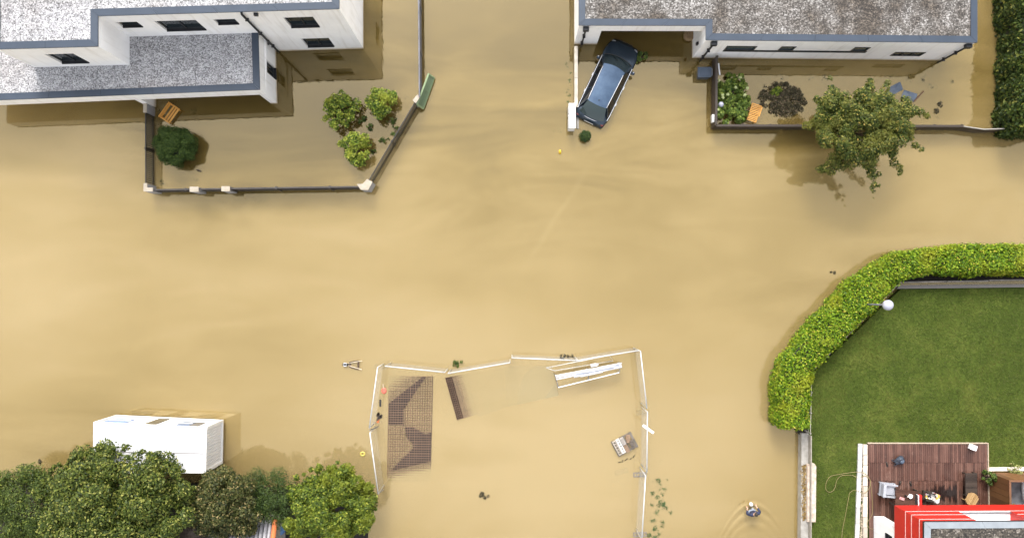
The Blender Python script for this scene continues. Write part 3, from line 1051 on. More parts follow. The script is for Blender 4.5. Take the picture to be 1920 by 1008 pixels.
# ---- hedges
def hedge(name, label, path, widths, z0, z1, dens, size, m, core_m, bumpy=0.1, group=None):
    """path: world points of the centre line; a block of leaves over a dark twiggy core"""
    pts = [Vector((p.x, p.y)) for p in path]
    L = [0]
    for i in range(1, len(pts)): L.append(L[-1] + (pts[i] - pts[i - 1]).length)
    nrm = []
    for i in range(len(pts)):
        d = (pts[min(i + 1, len(pts) - 1)] - pts[max(i - 1, 0)]).normalized()
        nrm.append(Vector((-d.y, d.x)))
    La, Pa = np.array(L), np.array([tuple(p) for p in pts])
    Na, Wa = np.array([tuple(q) for q in nrm]), np.array(widths)
    hgt = z1 - z0
    per = Wa.mean() + 2 * hgt
    n = int(dens * L[-1] * per)
    s = rng.uniform(0, L[-1], n)
    q = rng.uniform(0, per, n)
    w = np.interp(s, La, Wa)
    cx, cy = np.interp(s, La, Pa[:, 0]), np.interp(s, La, Pa[:, 1])
    nx, ny = np.interp(s, La, Na[:, 0]), np.interp(s, La, Na[:, 1])
    l_ = np.hypot(nx, ny); nx /= l_; ny /= l_
    wm = Wa.mean()
    top = q < wm
    side = np.where(q < wm + hgt, 1.0, -1.0)
    off = np.where(top, (q / wm - 0.5) * w, side * w / 2)
    zz = np.where(top, z1, z0 + np.mod(q - wm, hgt))
    # rounded shoulders, slow bumps
    bm = bumpy * (np.sin(s * 2.1) * 0.5 + np.sin(s * 4.7 + off * 3) * 0.5 + np.sin(s * 0.8 + 1) * 0.7)
    zz = zz - np.where(top, 0.35 * np.abs(2 * off / w) ** 4, 0.0) + np.where(top, bm, 0)
    off = off + np.where(top, 0, side * bm * 0.9)
    off = off - np.where(top, 0, side * 0.25 * np.clip((zz - z1 + 0.5) / 0.5, 0, 1) ** 2)
    jit = rng.normal(0, 0.06, (n, 3))
    c = np.stack([cx + nx * off, cy + ny * off, zz], 1) + jit
    nr = np.where(top[:, None], np.array([[0, 0, 1.0]]), np.stack([nx * side, ny * side, 0.35 + 0 * nx], 1)) + unit(n) * 0.75
    t = thing(name, label, 'hedge', (path[0].x, path[0].y, z0), group=group)
    ends = []
    for e in (0, -1):                                 # leafy end caps
        ne = int(dens * Wa[e] * hgt)
        o_ = rng.uniform(-0.5, 0.5, ne) * Wa[e]
        z_ = rng.uniform(z0, z1, ne)
        d = (pts[1] - pts[0]).normalized() if e == 0 else (pts[-2] - pts[-1]).normalized()
        ends.append(np.stack([Pa[e, 0] + Na[e, 0] * o_, Pa[e, 1] + Na[e, 1] * o_, z_], 1) - np.array([[d.x, d.y, 0]]) * rng.normal(0.05, 0.06, (ne, 1)))
    ce = np.concatenate(ends)
    v, f = leafmesh(np.concatenate([c, ce]), np.concatenate([nr, unit(len(ce)) + np.array([[0, 0, 0.5]])]), size * rng.uniform(0.65, 1.3, n + len(ce)), 0.55)
    obj('foliage', (v, f), m, t)
    core = MB()
    lft, rgt = [], []
    for i, p in enumerate(pts):
        o_ = nrm[i] * (widths[i] / 2 - 0.16)
        e = 0.12 * ((i == 0) - (i == len(pts) - 1))
        d = (pts[1] - pts[0]).normalized() if i == 0 else (pts[-1] - pts[-2]).normalized()
        lft.append(p + o_ + d * e)
        rgt.append(p - o_ + d * e)
    core.prism(rgt + lft[::-1], z0, z1 - 0.2)
    obj('branches', core, core_m, t)
    return t


hedge_core = M('hedge_core', (0.020, 0.026, 0.010), (0.012, 0.014, 0.007), 7, 0.95, bmp=0.8, bscale=14)
bright_leaf = leafmat('bright_hedge_leaves', [(0.0, (0.018, 0.048, 0.004)), (0.3, (0.085, 0.17, 0.008)), (0.7, (0.185, 0.285, 0.013)), (0.93, (0.32, 0.39, 0.024)), (1.0, (0.46, 0.36, 0.06))], patch=(0.27, 0.29, 0.018), patch_scale=0.7)
HZ = 1.75
hp_px = [(2150, 482), (1960, 486), (1850, 487), (1745, 489), (1686, 500), (1647, 529), (1593, 582), (1536, 642), (1502, 682), (1490, 716), (1488, 760), (1488, 798)]
hp = [P(*q, HZ - 0.3) for q in hp_px]
hw = [49, 49, 49, 47, 49, 52, 55, 56, 58, 58, 58, 50]
hedge('clipped_hedge', 'bright yellow-green clipped hedge bending round the corner of the lawn', hp, [w / 35.3 for w in hw], -0.2, HZ, 580, 0.064, bright_leaf, hedge_core, 0.12)
dark_leaf = leafmat('dark_hedge_leaves', [(0.0, (0.012, 0.024, 0.005)), (0.5, (0.034, 0.056, 0.010)), (0.88, (0.085, 0.12, 0.022)), (1.0, (0.24, 0.23, 0.05))])
h2 = [P(1903, 256, 0), P(1902, 150, 0), P(1902, 60, 0), P(1903, -20, 0), P(1904, -150, 0)]
hedge('laurel_hedge', 'tall dark green leafy hedge beside the bungalow gable', h2, [2.0, 2.1, 2.1, 2.1, 2.1], -0.2, 2.4, 300, 0.10, dark_leaf, hedge_core, 0.16)

# ---- timber deck and its furniture
DZ = 0.5
deck = thing('timber_deck', 'wet red-brown timber deck with pale edging on the lawn', 'deck', P(1740, 900, DZ))
m, nt, nd, lk, b = newmat('deck_boards')
g = nd.new('ShaderNodeNewGeometry')
n1 = noise(nt, 1.3, 6, 0.7)
f = math_n(nt, 'ADD', math_n(nt, 'MULTIPLY', g.outputs['Random Per Island'], 0.45), math_n(nt, 'MULTIPLY', n1.outputs['Fac'], 0.6))
r = ramp(nt, [(0.25, (0.050, 0.023, 0.016)), (0.55, (0.095, 0.045, 0.031)), (0.85, (0.155, 0.080, 0.058))])
lk.new(f, r.inputs[0])
n2 = noise(nt, 5.5, 6, 0.75)
sp = ramp(nt, [(0.60, (0, 0, 0)), (0.75, (1, 1, 1))])
lk.new(n2.outputs['Fac'], sp.inputs[0])
col = mixc(nt, math_n(nt, 'MULTIPLY', sp.outputs[0], 0.35), r.outputs[0], (0.42, 0.30, 0.24))
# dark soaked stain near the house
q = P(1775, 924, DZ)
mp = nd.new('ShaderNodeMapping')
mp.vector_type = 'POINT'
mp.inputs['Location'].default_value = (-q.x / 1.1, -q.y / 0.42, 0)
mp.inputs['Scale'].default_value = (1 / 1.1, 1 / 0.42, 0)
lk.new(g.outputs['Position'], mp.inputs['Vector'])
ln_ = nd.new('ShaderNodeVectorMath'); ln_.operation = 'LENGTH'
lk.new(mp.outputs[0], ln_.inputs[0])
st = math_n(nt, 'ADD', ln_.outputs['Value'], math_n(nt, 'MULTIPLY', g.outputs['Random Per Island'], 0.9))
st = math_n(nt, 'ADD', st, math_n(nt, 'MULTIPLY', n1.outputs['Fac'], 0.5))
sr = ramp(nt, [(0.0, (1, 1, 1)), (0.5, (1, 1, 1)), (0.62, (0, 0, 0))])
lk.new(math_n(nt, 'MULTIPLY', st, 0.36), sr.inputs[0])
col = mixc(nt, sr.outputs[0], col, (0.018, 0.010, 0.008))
lk.new(col, b.inputs['Base Color'])
rr = ramp(nt, [(0.4, (0.28, 0.28, 0.28)), (0.6, (0.6, 0.6, 0.6))])
lk.new(n1.outputs['Fac'], rr.inputs[0])
lk.new(rr.outputs[0], b.inputs['Roughness'])
deck_m = m
dm = MB()
x0, x1 = P(1628, 850, DZ).x, P(1851, 850, DZ).x
ys = [P(1740, 832, DZ).y, P(1740, 867, DZ).y, P(1740, 901, DZ).y, P(1740, 1090, DZ).y]
nb = 58
bwid = (x1 - x0) / nb
for i in range(nb):
    for j in range(3):
        dm.box((x0 + (i + 0.5) * bwid, (ys[j] + ys[j + 1]) / 2, DZ - 0.02 + random.uniform(-0.003, 0.003)), (bwid - 0.014, ys[j] - ys[j + 1] - 0.015, 0.04))
obj('deck_board', dm, deck_m, deck)['kind'] = 'stuff'
obj('joist_bed', MB().box(((x0 + x1) / 2, (ys[0] + ys[3]) / 2, 0.39), (x1 - x0 - 0.05, ys[0] - ys[3] - 0.05, 0.14)), soil, deck)
em = MB()
em.beam((x0 - 0.02, ys[0] + 0.045, DZ - 0.05), (x1 + 0.07, ys[0] + 0.045, DZ - 0.05), 0.05, 0.16)
em.beam((x1 + 0.045, ys[0] + 0.018, DZ - 0.05), (x1 + 0.045, P(1852, 950, DZ).y, DZ - 0.05), 0.05, 0.16)
obj('edging', em, M('pale_timber', (0.45, 0.36, 0.27), (0.34, 0.27, 0.20), 5, 0.7), deck)

kerb = thing('stone_kerb', 'pale stone kerb strips with pebbles along the left side of the deck', 'kerb', P(1615, 900, 0.4))
km = MB()
for i in range(9):
    f0, f1 = i / 9, (i + 1) / 9
    xa, xb = 1614 - 9 * f0, 1614 - 9 * f1
    ya, yb = 832 + 270 * f0, 832 + 270 * f1 - 0.8
    km.prism([P(xb - 3.7, yb, 0.5), P(xb + 3.7, yb, 0.5), P(xa + 3.7, ya, 0.5), P(xa - 3.7, ya, 0.5)], 0.3, 0.46 + random.uniform(0, 0.02))
obj('kerbstone', km, islandmat('kerb_white', [(0.2, (0.36, 0.345, 0.325)), (0.8, (0.62, 0.60, 0.58))], 0.8), kerb)
km = MB()
for i in range(14):
    ya, yb = 833 + 19.5 * i, 833 + 19.5 * (i + 1) - 0.8
    km.prism([P(1618.6, yb, 0.5), P(1626.6, yb, 0.5), P(1627, ya, 0.5), P(1619, ya, 0.5)], 0.3, 0.49 + random.uniform(-0.01, 0.01))
obj('paving_stone', km, islandmat('paving_beige', [(0.2, (0.38, 0.32, 0.26)), (0.8, (0.62, 0.54, 0.46))], 0.85, bmp=0.4, bscale=20), kerb)
ps = []
for _ in range(260):
    y = random.uniform(835, 1010)
    q = P(1615 - 8 * (y - 832) / 270 + random.uniform(3.0, 6.5), y, 0.42)
    ps.append(q)
pm = MB()
for q in ps: pm.ball(q, random.uniform(0.02, 0.045), 6, 4, 0.6)
tag(obj('gravel', pm, islandmat('pebble', [(0.1, (0.16, 0.11, 0.06)), (0.9, (0.55, 0.47, 0.36))], 0.8)), kind='stuff')

# stone strip and screened yard on the right
tag(obj('stone_edging', MB().prism([P(1851, 883, 0.5), P(2000, 882, 0.5), P(2000, 875, 0.5), P(1851, 876, 0.5)], 0.3, 0.47), pale_stone, loc=P(1890, 879, 0.4)), 'pale stone edging between the lawn and the wooden screen', 'edging')
yard = MB().prism([P(1855, 1100, 0.5), P(2100, 1100, 0.5), P(2100, 886, 0.5), P(1855, 886, 0.5)], 0.3, 0.45)
tag(obj('paved_yard', yard, M('slate_paving', (0.30, 0.30, 0.31), (0.16, 0.16, 0.17), 2.5, 0.6, bmp=0.3)), kind='structure')
scr = thing('wooden_screen', 'tall brown boarded screen round the paved yard at the deck', 'screen', P(1853, 884, 0.5))
a = P(1854, 885, 0.5); SZ = 2.25
sb = MB()
n_ = 18
yend = P(1854, 1080, 0.5).y
for i in range(n_):
    ya = a.y + (yend - a.y) * i / n_
    yb = a.y + (yend - a.y) * (i + 1) / n_ + 0.012
    sb.box((a.x + 0.04, (ya + yb) / 2, (SZ + 0.4) / 2), (0.06, ya - yb, SZ - 0.4))
for i in range(12):
    xa = a.x + 0.08 + i * 0.32
    sb.box((xa + 0.155, a.y - 0.04, (SZ + 0.4) / 2), (0.31, 0.06, SZ - 0.4))
obj('board', sb, islandmat('screen_brown', [(0.2, (0.10, 0.045, 0.018)), (0.8, (0.17, 0.08, 0.03))], 0.6), scr)
tm = MB()
tm.beam((a.x + 0.04, a.y - 0.1, SZ + 0.02), (a.x + 0.04, yend, SZ + 0.02), 0.1, 0.04)
tm.beam((a.x - 0.01, a.y - 0.04, SZ + 0.02), (a.x + 4, a.y - 0.04, SZ + 0.02), 0.1, 0.04)
obj('cap_rail', tm, brown_wood, scr)
q = P(1905, 925, 0.5)
t = thing('folded_parasol', 'white folded parasol lying on the paving behind the wooden screen', 'parasol', q)
obj('canopy', MB().tube([q + Vector((0.3, 0.9, 0.12)), q + Vector((0.32, 0.3, 0.13)), q + Vector((0.33, -0.3, 0.1))], [0.04, 0.10, 0.06], 10), white_paint, t, smooth=True)
obj('pole', MB().tube([q + Vector((0.33, -0.3, 0.1)), q + Vector((0.34, -0.8, 0.08))], 0.02, 8), grey_steel, t)


def small_bush(name, label, px, py, z0, rad, zr, k, per, size, m, group=None, cat='shrub', cr=None, zmin=-0.2, asp=0.55, base_z=None, up=0.45):
    c = P(px, py, z0 + zr * 0.5)
    b_ = (c.x, c.y, base_z if base_z is not None else z0)
    t = thing(name, label, cat, b_, group=group)
    cl = crown_clumps((c.x, c.y, z0 + zr * 0.4), (rad, rad, zr * 0.7), k, cr or (rad * 0.2, rad * 0.42), zmin, 0.45, 0.16)
    obj('foliage', clumped(cl, per, size, asp, up), m, t)
    lim = [cl[i][0] for i in rng.choice(len(cl), size=min(7, len(cl)), replace=False)]
    obj('stem', trunk_mb(b_, (c.x, c.y, z0 + zr * 0.5), 0.04, 0.025, lim, 0.02), bark, t)
    return t


citrus = leafmat('glossy_shrub_leaves', [(0.0, (0.03, 0.055, 0.010)), (0.4, (0.085, 0.14, 0.02)), (0.78, (0.24, 0.31, 0.035)), (1.0, (0.50, 0.50, 0.09))], patch=(0.28, 0.30, 0.03), patch_scale=1.4)
mid_leaf = leafmat('mid_green_leaves', [(0.0, (0.025, 0.045, 0.012)), (0.5, (0.06, 0.10, 0.02)), (1.0, (0.15, 0.19, 0.04))])
small_bush('potted_shrub', 'small green shrub growing at the corner of deck and brown screen', 1856, 896, 0.5, 0.32, 0.8, 14, 40, 0.07, mid_leaf)
small_bush('flowering_plant', 'little yellow-green plant on the paving beside the red house wall', 1897, 946, 0.45, 0.2, 0.35, 8, 25, 0.05, leafmat('yellow_plant', [(0, (0.14, 0.16, 0.03)), (0.6, (0.35, 0.32, 0.06)), (1, (0.62, 0.42, 0.08))]), cat='plant')
small_bush('grass_tuft', 'pale green tuft growing on the stone edging above the screen', 1905, 880, 0.4, 0.4, 0.4, 12, 30, 0.05, leafmat('pale_tuft', [(0, (0.12, 0.15, 0.03)), (1, (0.42, 0.40, 0.16))]), cat='plant')


def legs(mb_list, sx, sy, h, t_, inset=0.04):
    for i in (-1, 1):
        for j in (-1, 1):
            mb_list.append(MB().box((i * (sx / 2 - inset), j * (sy / 2 - inset), h / 2), (t_, t_, h)))


def slat_top(sx, sy, z, n, along='y', th=0.025, gap=0.012):
    mb = MB()
    for i in range(n):
        if along == 'y':
            w = sx / n
            mb.box((-sx / 2 + (i + 0.5) * w, 0, z), (w - gap, sy, th))
        else:
            w = sy / n
            mb.box((0, -sy / 2 + (i + 0.5) * w, z), (sx, w - gap, th))
    return mb


# dark slatted lounger
t = thing('deck_lounger', 'dark slatted wooden lounger on the deck above the round stool', 'lounger', P(1814, 905, DZ), R(0))
obj('slats', slat_top(0.62, 1.25, 0.36, 12, 'x'), dark_wood, t, local=True)
obj('frame', MB().beam((-0.29, -0.62, 0.32), (-0.29, 0.62, 0.32), 0.05, 0.06).beam((0.29, -0.62, 0.32), (0.29, 0.62, 0.32), 0.05, 0.06), dark_wood, t, local=True)
L_ = []; legs(L_, 0.62, 1.25, 0.3, 0.05)
for x in L_: obj('leg', x, dark_wood, t, local=True)
# round slatted stool
t = thing('wooden_stool', 'round light wooden slatted stool on the deck below the dark lounger', 'stool', P(1813.5, 931, DZ), R(-30))
mb = MB()
for i in range(7):
    x = -0.27 + i * 0.09
    l = 2 * math.sqrt(max(0.345 ** 2 - x ** 2, 0.01))
    mb.box((x, 0, 0.44), (0.078, l, 0.025))
obj('seat', mb, islandmat('light_wood', [(0.2, (0.28, 0.165, 0.065)), (0.8, (0.42, 0.27, 0.125))], 0.5), t, local=True)
L_ = []; legs(L_, 0.5, 0.5, 0.42, 0.045)
for x in L_: obj('leg', x, MATS['light_wood'], t, local=True)
obj('ring', MB().beam((-0.25, 0, 0.41), (0.25, 0, 0.41), 0.05, 0.03), MATS['light_wood'], t, local=True)
# table
tb = P(1702, 935, 1.2)
table = thing('garden_table', 'dark brown wooden table on the deck beside the grey armchair', 'table', (tb.x, tb.y, DZ), R(-7))
obj('table_top', slat_top(1.32, 0.95, 0.73, 9, 'x', 0.035, 0.006), islandmat('table_brown', [(0.2, (0.055, 0.026, 0.018)), (0.8, (0.10, 0.05, 0.036))], 0.4), table, local=True)
L_ = []; legs(L_, 1.3, 0.93, 0.71, 0.07)
for x in L_: obj('leg', x, dark_wood, table, local=True)
q = P(1706, 929, DZ + 0.75)
tag(obj('bowl', MB().lathe(q, [(0.05, 0), (0.10, 0.03), (0.125, 0.08), (0.11, 0.08), (0.04, 0.025)], 16), white_paint, loc=q, smooth=True), 'pale round bowl on the brown garden table', 'bowl')
q = P(1697, 928, DZ + 0.75)
t = thing('bottle', 'small dark bottle standing on the brown garden table', 'bottle', q)
obj('body', MB().lathe(q, [(0.045, 0), (0.045, 0.15), (0.018, 0.2), (0.018, 0.26)], 10), dark_metal, t, smooth=True)
obj('cap', MB().lathe(q + Vector((0, 0, 0.26)), [(0.02, 0), (0.02, 0.025)], 10), white_paint, t)
q = P(1691, 934, DZ + 0.75)
tag(obj('folded_cloth', MB().box(q + Vector((0, 0, 0.015)), (0.26, 0.14, 0.03), R(-20)).box(q + Vector((0.05, -0.02, 0.04)), (0.14, 0.11, 0.02), R(-8)), M('pink_cloth', (0.50, 0.16, 0.17), (0.55, 0.38, 0.36), 9, 0.8), loc=q), 'pink and white folded cloth on the brown garden table', 'cloth')


def armchair(name, label, px, py, rz, mframe, mcush, w=0.82, d=0.72, back_dir=-1):
    q = P(px, py, DZ)
    t = thing(name, label, 'chair', q, rz)
    obj('frame', MB().box((0, 0, 0.2), (w, d, 0.1)).box((0, 0, 0.26), (w - 0.05, d - 0.05, 0.02)), mframe, t, local=True)
    obj('seat', MB().box((0.06, 0, 0.36), (w - 0.26, d - 0.22, 0.14)), mcush, t, local=True, bevel=0.03)
    obj('backrest', MB().box((-w / 2 + 0.08, 0, 0.5), (0.15, d - 0.03, 0.5), ry=R(-8)), mcush, t, local=True, bevel=0.03)
    for j in (-1, 1):
        obj('armrest', MB().box((0.03, j * (d / 2 - 0.05), 0.55), (w - 0.1, 0.09, 0.05)).box((w / 2 - 0.1, j * (d / 2 - 0.05), 0.4), (0.06, 0.06, 0.3)), mframe, t, local=True, bevel=0.01)
    L_ = []; legs(L_, w, d, 0.16, 0.05)
    for x in L_: obj('leg', x, mframe, t, local=True)
    return t


pale_frame = M('pale_grey_frame', (0.34, 0.35, 0.38), (0.28, 0.29, 0.32), 5, 0.5)
grey_cushion = M('grey_cushion', (0.36, 0.37, 0.41), (0.30, 0.31, 0.35), 8, 0.8)
armchair('garden_armchair', 'light grey armchair standing on the deck left of the brown table', 1660, 915, R(-6), pale_frame, grey_cushion)
pat = islandmat('patterned_cushion', [(0.2, (0.75, 0.73, 0.70)), (0.8, (0.78, 0.76, 0.70))], 0.8)
m, nt, nd, lk, b = newmat('spotted_cushion')
v = nd.new('ShaderNodeTexVoronoi'); v.inputs['Scale'].default_value = 9
lk.new(pos_node(nt), v.inputs['Vector'])
sc_ = nd.new('ShaderNodeSeparateColor'); lk.new(v.outputs['Color'], sc_.inputs[0])
r = ramp(nt, [(0.0, (0.75, 0.73, 0.70)), (0.55, (0.60, 0.42, 0.08)), (0.75, (0.03, 0.03, 0.04)), (0.88, (0.55, 0.10, 0.12))], 'CONSTANT')
lk.new(sc_.outputs[0], r.inputs[0]); lk.new(r.outputs[0], b.inputs['Base Color'])
armchair('patterned_chair', 'garden chair with white and yellow patterned cushion right of the brown table', 1737, 927, R(170), dark_wood, m, 0.62, 0.5)
# white box
q = P(1821, 837, DZ)
t = thing('storage_box', 'small white plastic box standing askew near the top edge of the deck', 'box', q, R(-20))
obj('body', MB().box((0, 0, 0.12), (0.32, 0.26, 0.24)), white_paint, t, local=True, bevel=0.012)
obj('lid', MB().box((0, 0, 0.255), (0.34, 0.28, 0.03)), white_paint, t, local=True, bevel=0.008)
# black bag heap
q = P(1684, 862, DZ)
t = thing('backpack', 'black and blue backpack dropped on the open deck boards', 'bag', q, R(25))
mb = MB().ball((0, 0, 0.14), 0.27, 12, 8, 0.55)
mb.v = [(x * (1 + 0.16 * math.sin(7 * y + 3 * z)), y * (0.85 + 0.18 * math.sin(9 * x)), z + 0.03 * math.sin(13 * x + 9 * y)) for x, y, z in mb.v]
obj('body', mb, M('black_fabric', (0.014, 0.018, 0.026), (0.03, 0.045, 0.07), 7, 0.55), t, local=True)
mb = MB().ball((0.08, -0.06, 0.24), 0.13, 10, 6, 0.6)
obj('pocket', mb, M('steel_blue_fabric', (0.09, 0.13, 0.19), (0.05, 0.07, 0.10), 9, 0.6), t, local=True)
for j in (-1, 1): obj('strap', MB().tube([(-0.2, j * 0.08, 0.25), (-0.34, j * 0.12, 0.12), (-0.32, j * 0.16, 0.02), (-0.2, j * 0.14, 0.02)], 0.02, 6), MATS['black_fabric'], t, local=True)
for px, py, lab in ((1663, 870, 'dark shoe lying alone on the deck left of the backpack'), (1687, 905, 'first dark flip-flop above the brown table, nearer the armchair'), (1707, 906, 'second dark flip-flop above the brown table, nearer the patterned chair')):
    q = P(px, py, DZ)
    t = thing('shoe', lab, 'shoe', q, R(random.uniform(-20, 20)))
    obj('sole', MB().lathe((0, 0, 0.0), [(0.13, 0), (0.14, 0.02), (0.12, 0.035)], 12, (0.42, 1)), black_paint, t, local=True)
    obj('upper', MB().lathe((0, 0.03, 0.03), [(0.09, 0), (0.075, 0.05), (0.03, 0.07)], 10, (0.5, 1)), dark_wood, t, local=True)
# white slat on deck by the screen
tag(obj('white_offcut', MB().beam(P(1858, 940, 0.5) + Vector((0.1, 0, 0.05)), P(1870, 945, 0.5) + Vector((0.1, 0, 0.05)), 0.08, 0.03), white_paint, loc=P(1864, 943, 0.5)), 'short white slat lying at the foot of the brown screen', 'offcut')
# garden hose
hx = [(1578, 1012), (1580, 990), (1585, 966), (1591, 933), (1593, 924), (1599, 919), (1607, 919), (1620, 924), (1630, 914), (1632, 900), (1622, 892), (1609, 895), (1600, 891), (1588, 890), (1576, 892), (1569, 900), (1566, 912), (1562, 919), (1556, 922), (1550, 919), (1548, 911), (1551, 900), (1558, 892), (1571, 889), (1590, 886), (1609, 884), (1622, 887), (1631, 900), (1635, 930), (1636, 958), (1632, 970), (1627, 977), (1627, 985), (1632, 990), (1640, 991)]
def catmull(pts, k=5):
    out = []
    for i in range(len(pts) - 1):
        p0, p1, p2, p3 = (Vector(pts[max(0, min(len(pts) - 1, i + j))]) for j in (-1, 0, 1, 2))
        for s in range(k):
            t_ = s / k
            out.append(0.5 * ((2 * p1) + (p2 - p0) * t_ + (2 * p0 - 5 * p1 + 4 * p2 - p3) * t_ ** 2 + (3 * p1 - p0 - 3 * p2 + p3) * t_ ** 3))
    out.append(Vector(pts[-1]))
    return out
hpts = [P(x, y, (GZ + 0.05) if x < 1605 else (DZ + 0.03)) for x, y in hx]
tag(obj('garden_hose', MB().tube(catmull(hpts), 0.013, 6), M('hose_tan', (0.26, 0.21, 0.09), (0.20, 0.155, 0.06), 6, 0.5), loc=P(1590, 930, GZ), smooth=True), 'thin tan garden hose looping over the lawn and onto the deck', 'hose')

# globe street lamp standing in the hedge
q = P(1599, 569)
t = thing('street_lamp', 'white globe lamp on a slim pole rising through the bright hedge', 'street lamp', (q.x, q.y, 0))
obj('pole', MB().tube([(q.x, q.y, ZB), (q.x, q.y, 3.85)], [0.055, 0.04], 10), grey_steel, t, smooth=True)
obj('collar', MB().lathe((q.x, q.y, 3.78), [(0.05, 0), (0.11, 0.05), (0.11, 0.1)], 14), grey_steel, t)
obj('globe', MB().ball((q.x, q.y, 4.1), 0.265, 24, 14), M('opal_globe', (0.38, 0.385, 0.45), (0.34, 0.345, 0.41), 3, 0.25), t, smooth=True)

# ================================================================== TOP-LEFT GARDEN
FH = 1.05


def picket_fence(label, A, B, gap=0.105, h=FH):
    t = thing('picket_fence', label, 'fence', A.lerp(B, 0.5), group='metal garden fences')
    d = (B - A).normalized()
    mb = MB()
    n = int((B - A).length / gap)
    for i in range(n + 1):
        p = A + d * ((B - A).length * i / n)
        mb.box((p.x, p.y, h / 2 - 0.1), (0.066, 0.05, h + 0.1), math.atan2(d.y, d.x))
    obj('picket', mb, black_paint, t)['kind'] = 'stuff'
    for z in (h - 0.06, 0.12):
        obj('rail', MB().beam((A.x, A.y, z), (B.x, B.y, z), 0.05, 0.05), black_paint, t)
    p = A.lerp(B, 0.5)
    obj('post', MB().box((p.x, p.y, h / 2), (0.09, 0.09, h + 0.1), math.atan2(d.y, d.x)), black_paint, t)
    return t


def gate_pier(label, poly_px, z, m=None):
    pts = [P(*q, z) for q in poly_px]
    c = sum(pts, Vector()) / len(pts)
    t = thing('fence_pillar', label, 'pillar', (c.x, c.y, 0), group='pale fence pillars')
    ctr = [Vector((p.x, p.y)) for p in pts]
    area = sum(ctr[i].x * ctr[(i + 1) % len(ctr)].y - ctr[(i + 1) % len(ctr)].x * ctr[i].y for i in range(len(ctr)))
    if area < 0: ctr = ctr[::-1]
    obj('shaft', MB().prism(offset_poly(ctr, 0.015), ZB, z - 0.05), M('pillar_render', (0.32, 0.32, 0.33), (0.26, 0.26, 0.27), 3, 0.85, bmp=0.2), t)
    obj('cap', MB().prism(ctr, z - 0.05, z), M('pillar_cap', (0.40, 0.35, 0.28), (0.33, 0.285, 0.22), 5, 0.8, bmp=0.2), t)
    return t


gate_pier('narrow fence pillar against the fin wall of the two-storey house', [(268.5, 194), (275, 194), (275, 211), (268.5, 211)], 1.05)
gate_pier('corner fence pillar at the lower end of the straight picket fence', [(269, 343.5), (276, 343.5), (276, 351.5), (286.5, 351.5), (286.5, 359), (269, 359)], 1.12)
gate_pier('first pale pillar right of the corner in the long rail fence', [(355.5, 350), (372, 350), (372, 359.5), (355.5, 359.5)], 1.12)
gate_pier('second pale pillar right of the corner in the long rail fence', [(415, 349), (431, 349), (431, 358.5), (415, 358.5)], 1.12)
gate_pier('bent pale pillar where the rail fence meets the slanting fence', [(669, 345), (680, 344.5), (688, 335.5), (698.5, 341), (690, 356), (676, 355.5)], 1.12)
gate_pier('small pale pillar beside the green gate at the fence end', [(773.5, 188), (782, 177.5), (788, 181), (779.5, 194)], 1.12)
zt = FH
picket_fence('black picket fence running from the house pillar down the garden', P(272, 212, zt), P(272.5, 344, zt))
picket_fence('black picket fence slanting up to the green gate', P(692, 337, zt), P(777, 193, zt), 0.115)


def rail_fence(label, pts, z, m, posts, r=0.05, posth=None):
    t = thing('rail_fence', label, 'fence', pts[0].lerp(pts[-1], 0.5), group='metal garden fences')
    for zz in (z, z * 0.5):
        mb = MB()
        for a, b_ in zip(pts, pts[1:]):
            mb.beam((a.x, a.y, zz), (b_.x, b_.y, zz), r * 1.6, r * 1.6)
        obj('rail', mb, m, t)
    mb = MB()
    for a, b_ in zip(pts, pts[1:]):
        mb.beam((a.x, a.y, z * 0.5 - 0.05), (b_.x, b_.y, z * 0.5 - 0.05), 0.03, z * 0.95)
    obj('infill_panel', mb, m, t)
    for f in posts:
        L = [(b_ - a).length for a, b_ in zip(pts, pts[1:])]
        s = f * sum(L)
        for a, b_, l in zip(pts, pts[1:], L):
            if s <= l + 1e-6:
                p = a.lerp(b_, s / l)
                break
            s -= l
        obj('post', MB().box((p.x, p.y, z / 2), (0.10, 0.16, z + 0.06)), m, t)
    return t


fence_brown = M('fence_brown_black', (0.05, 0.042, 0.038), (0.03, 0.026, 0.024), 4, 0.6)
rail_fence('dark rail fence closing the garden between the pale pillars', [P(286, 356, 1.0), P(371, 354.5, 1.0), P(430, 353.5, 1.0), P(672, 350, 1.0)], 1.0, fence_brown, (0.16, 0.38, 0.6, 0.86))
rail_fence('grey metal fence running from the picture top to the green gate', [P(784.5, -60, 1.15), P(786, 100, 1.15), P(786.5, 182, 1.15)], 1.15, M('fence_grey', (0.13, 0.13, 0.15), (0.09, 0.09, 0.10), 3, 0.5, 0.3), (0.05, 0.27, 0.63))

# green gate panel leaning outward at the fence end
gate = thing('green_gate', 'pale green wooden slatted gate panel leaning beside the fence end', 'gate', P(800, 175))
ga, gb = P(782, 196, 0.95), P(803.5, 139, 0.95)          # upper long rail
gc, gd = P(793.5, 204, 0.18), P(814, 146.5, 0.18)          # lower long rail
fm = MB()
for a_, b_ in ((ga, gb), (gc, gd)): fm.beam(a_, b_, 0.09, 0.07)
for a_, b_ in ((ga, gc), (gb, gd)): fm.beam(a_, b_, 0.08, 0.07)
obj('frame', fm, green_wood, gate)
sm2 = MB()
for i in range(3):
    f_ = (i + 1) / 4.0
    sm2.beam(ga.lerp(gc, f_), gb.lerp(gd, f_), 0.10, 0.03)
sm2.beam(ga.lerp(gb, 0.5) + Vector((0, 0, 0.04)), gc.lerp(gd, 0.5) + Vector((0, 0, 0.04)), 0.05, 0.03)
obj('slats', sm2, islandmat('green_slats', [(0.2, (0.09, 0.13, 0.065)), (0.8, (0.14, 0.19, 0.10))], 0.6), gate)

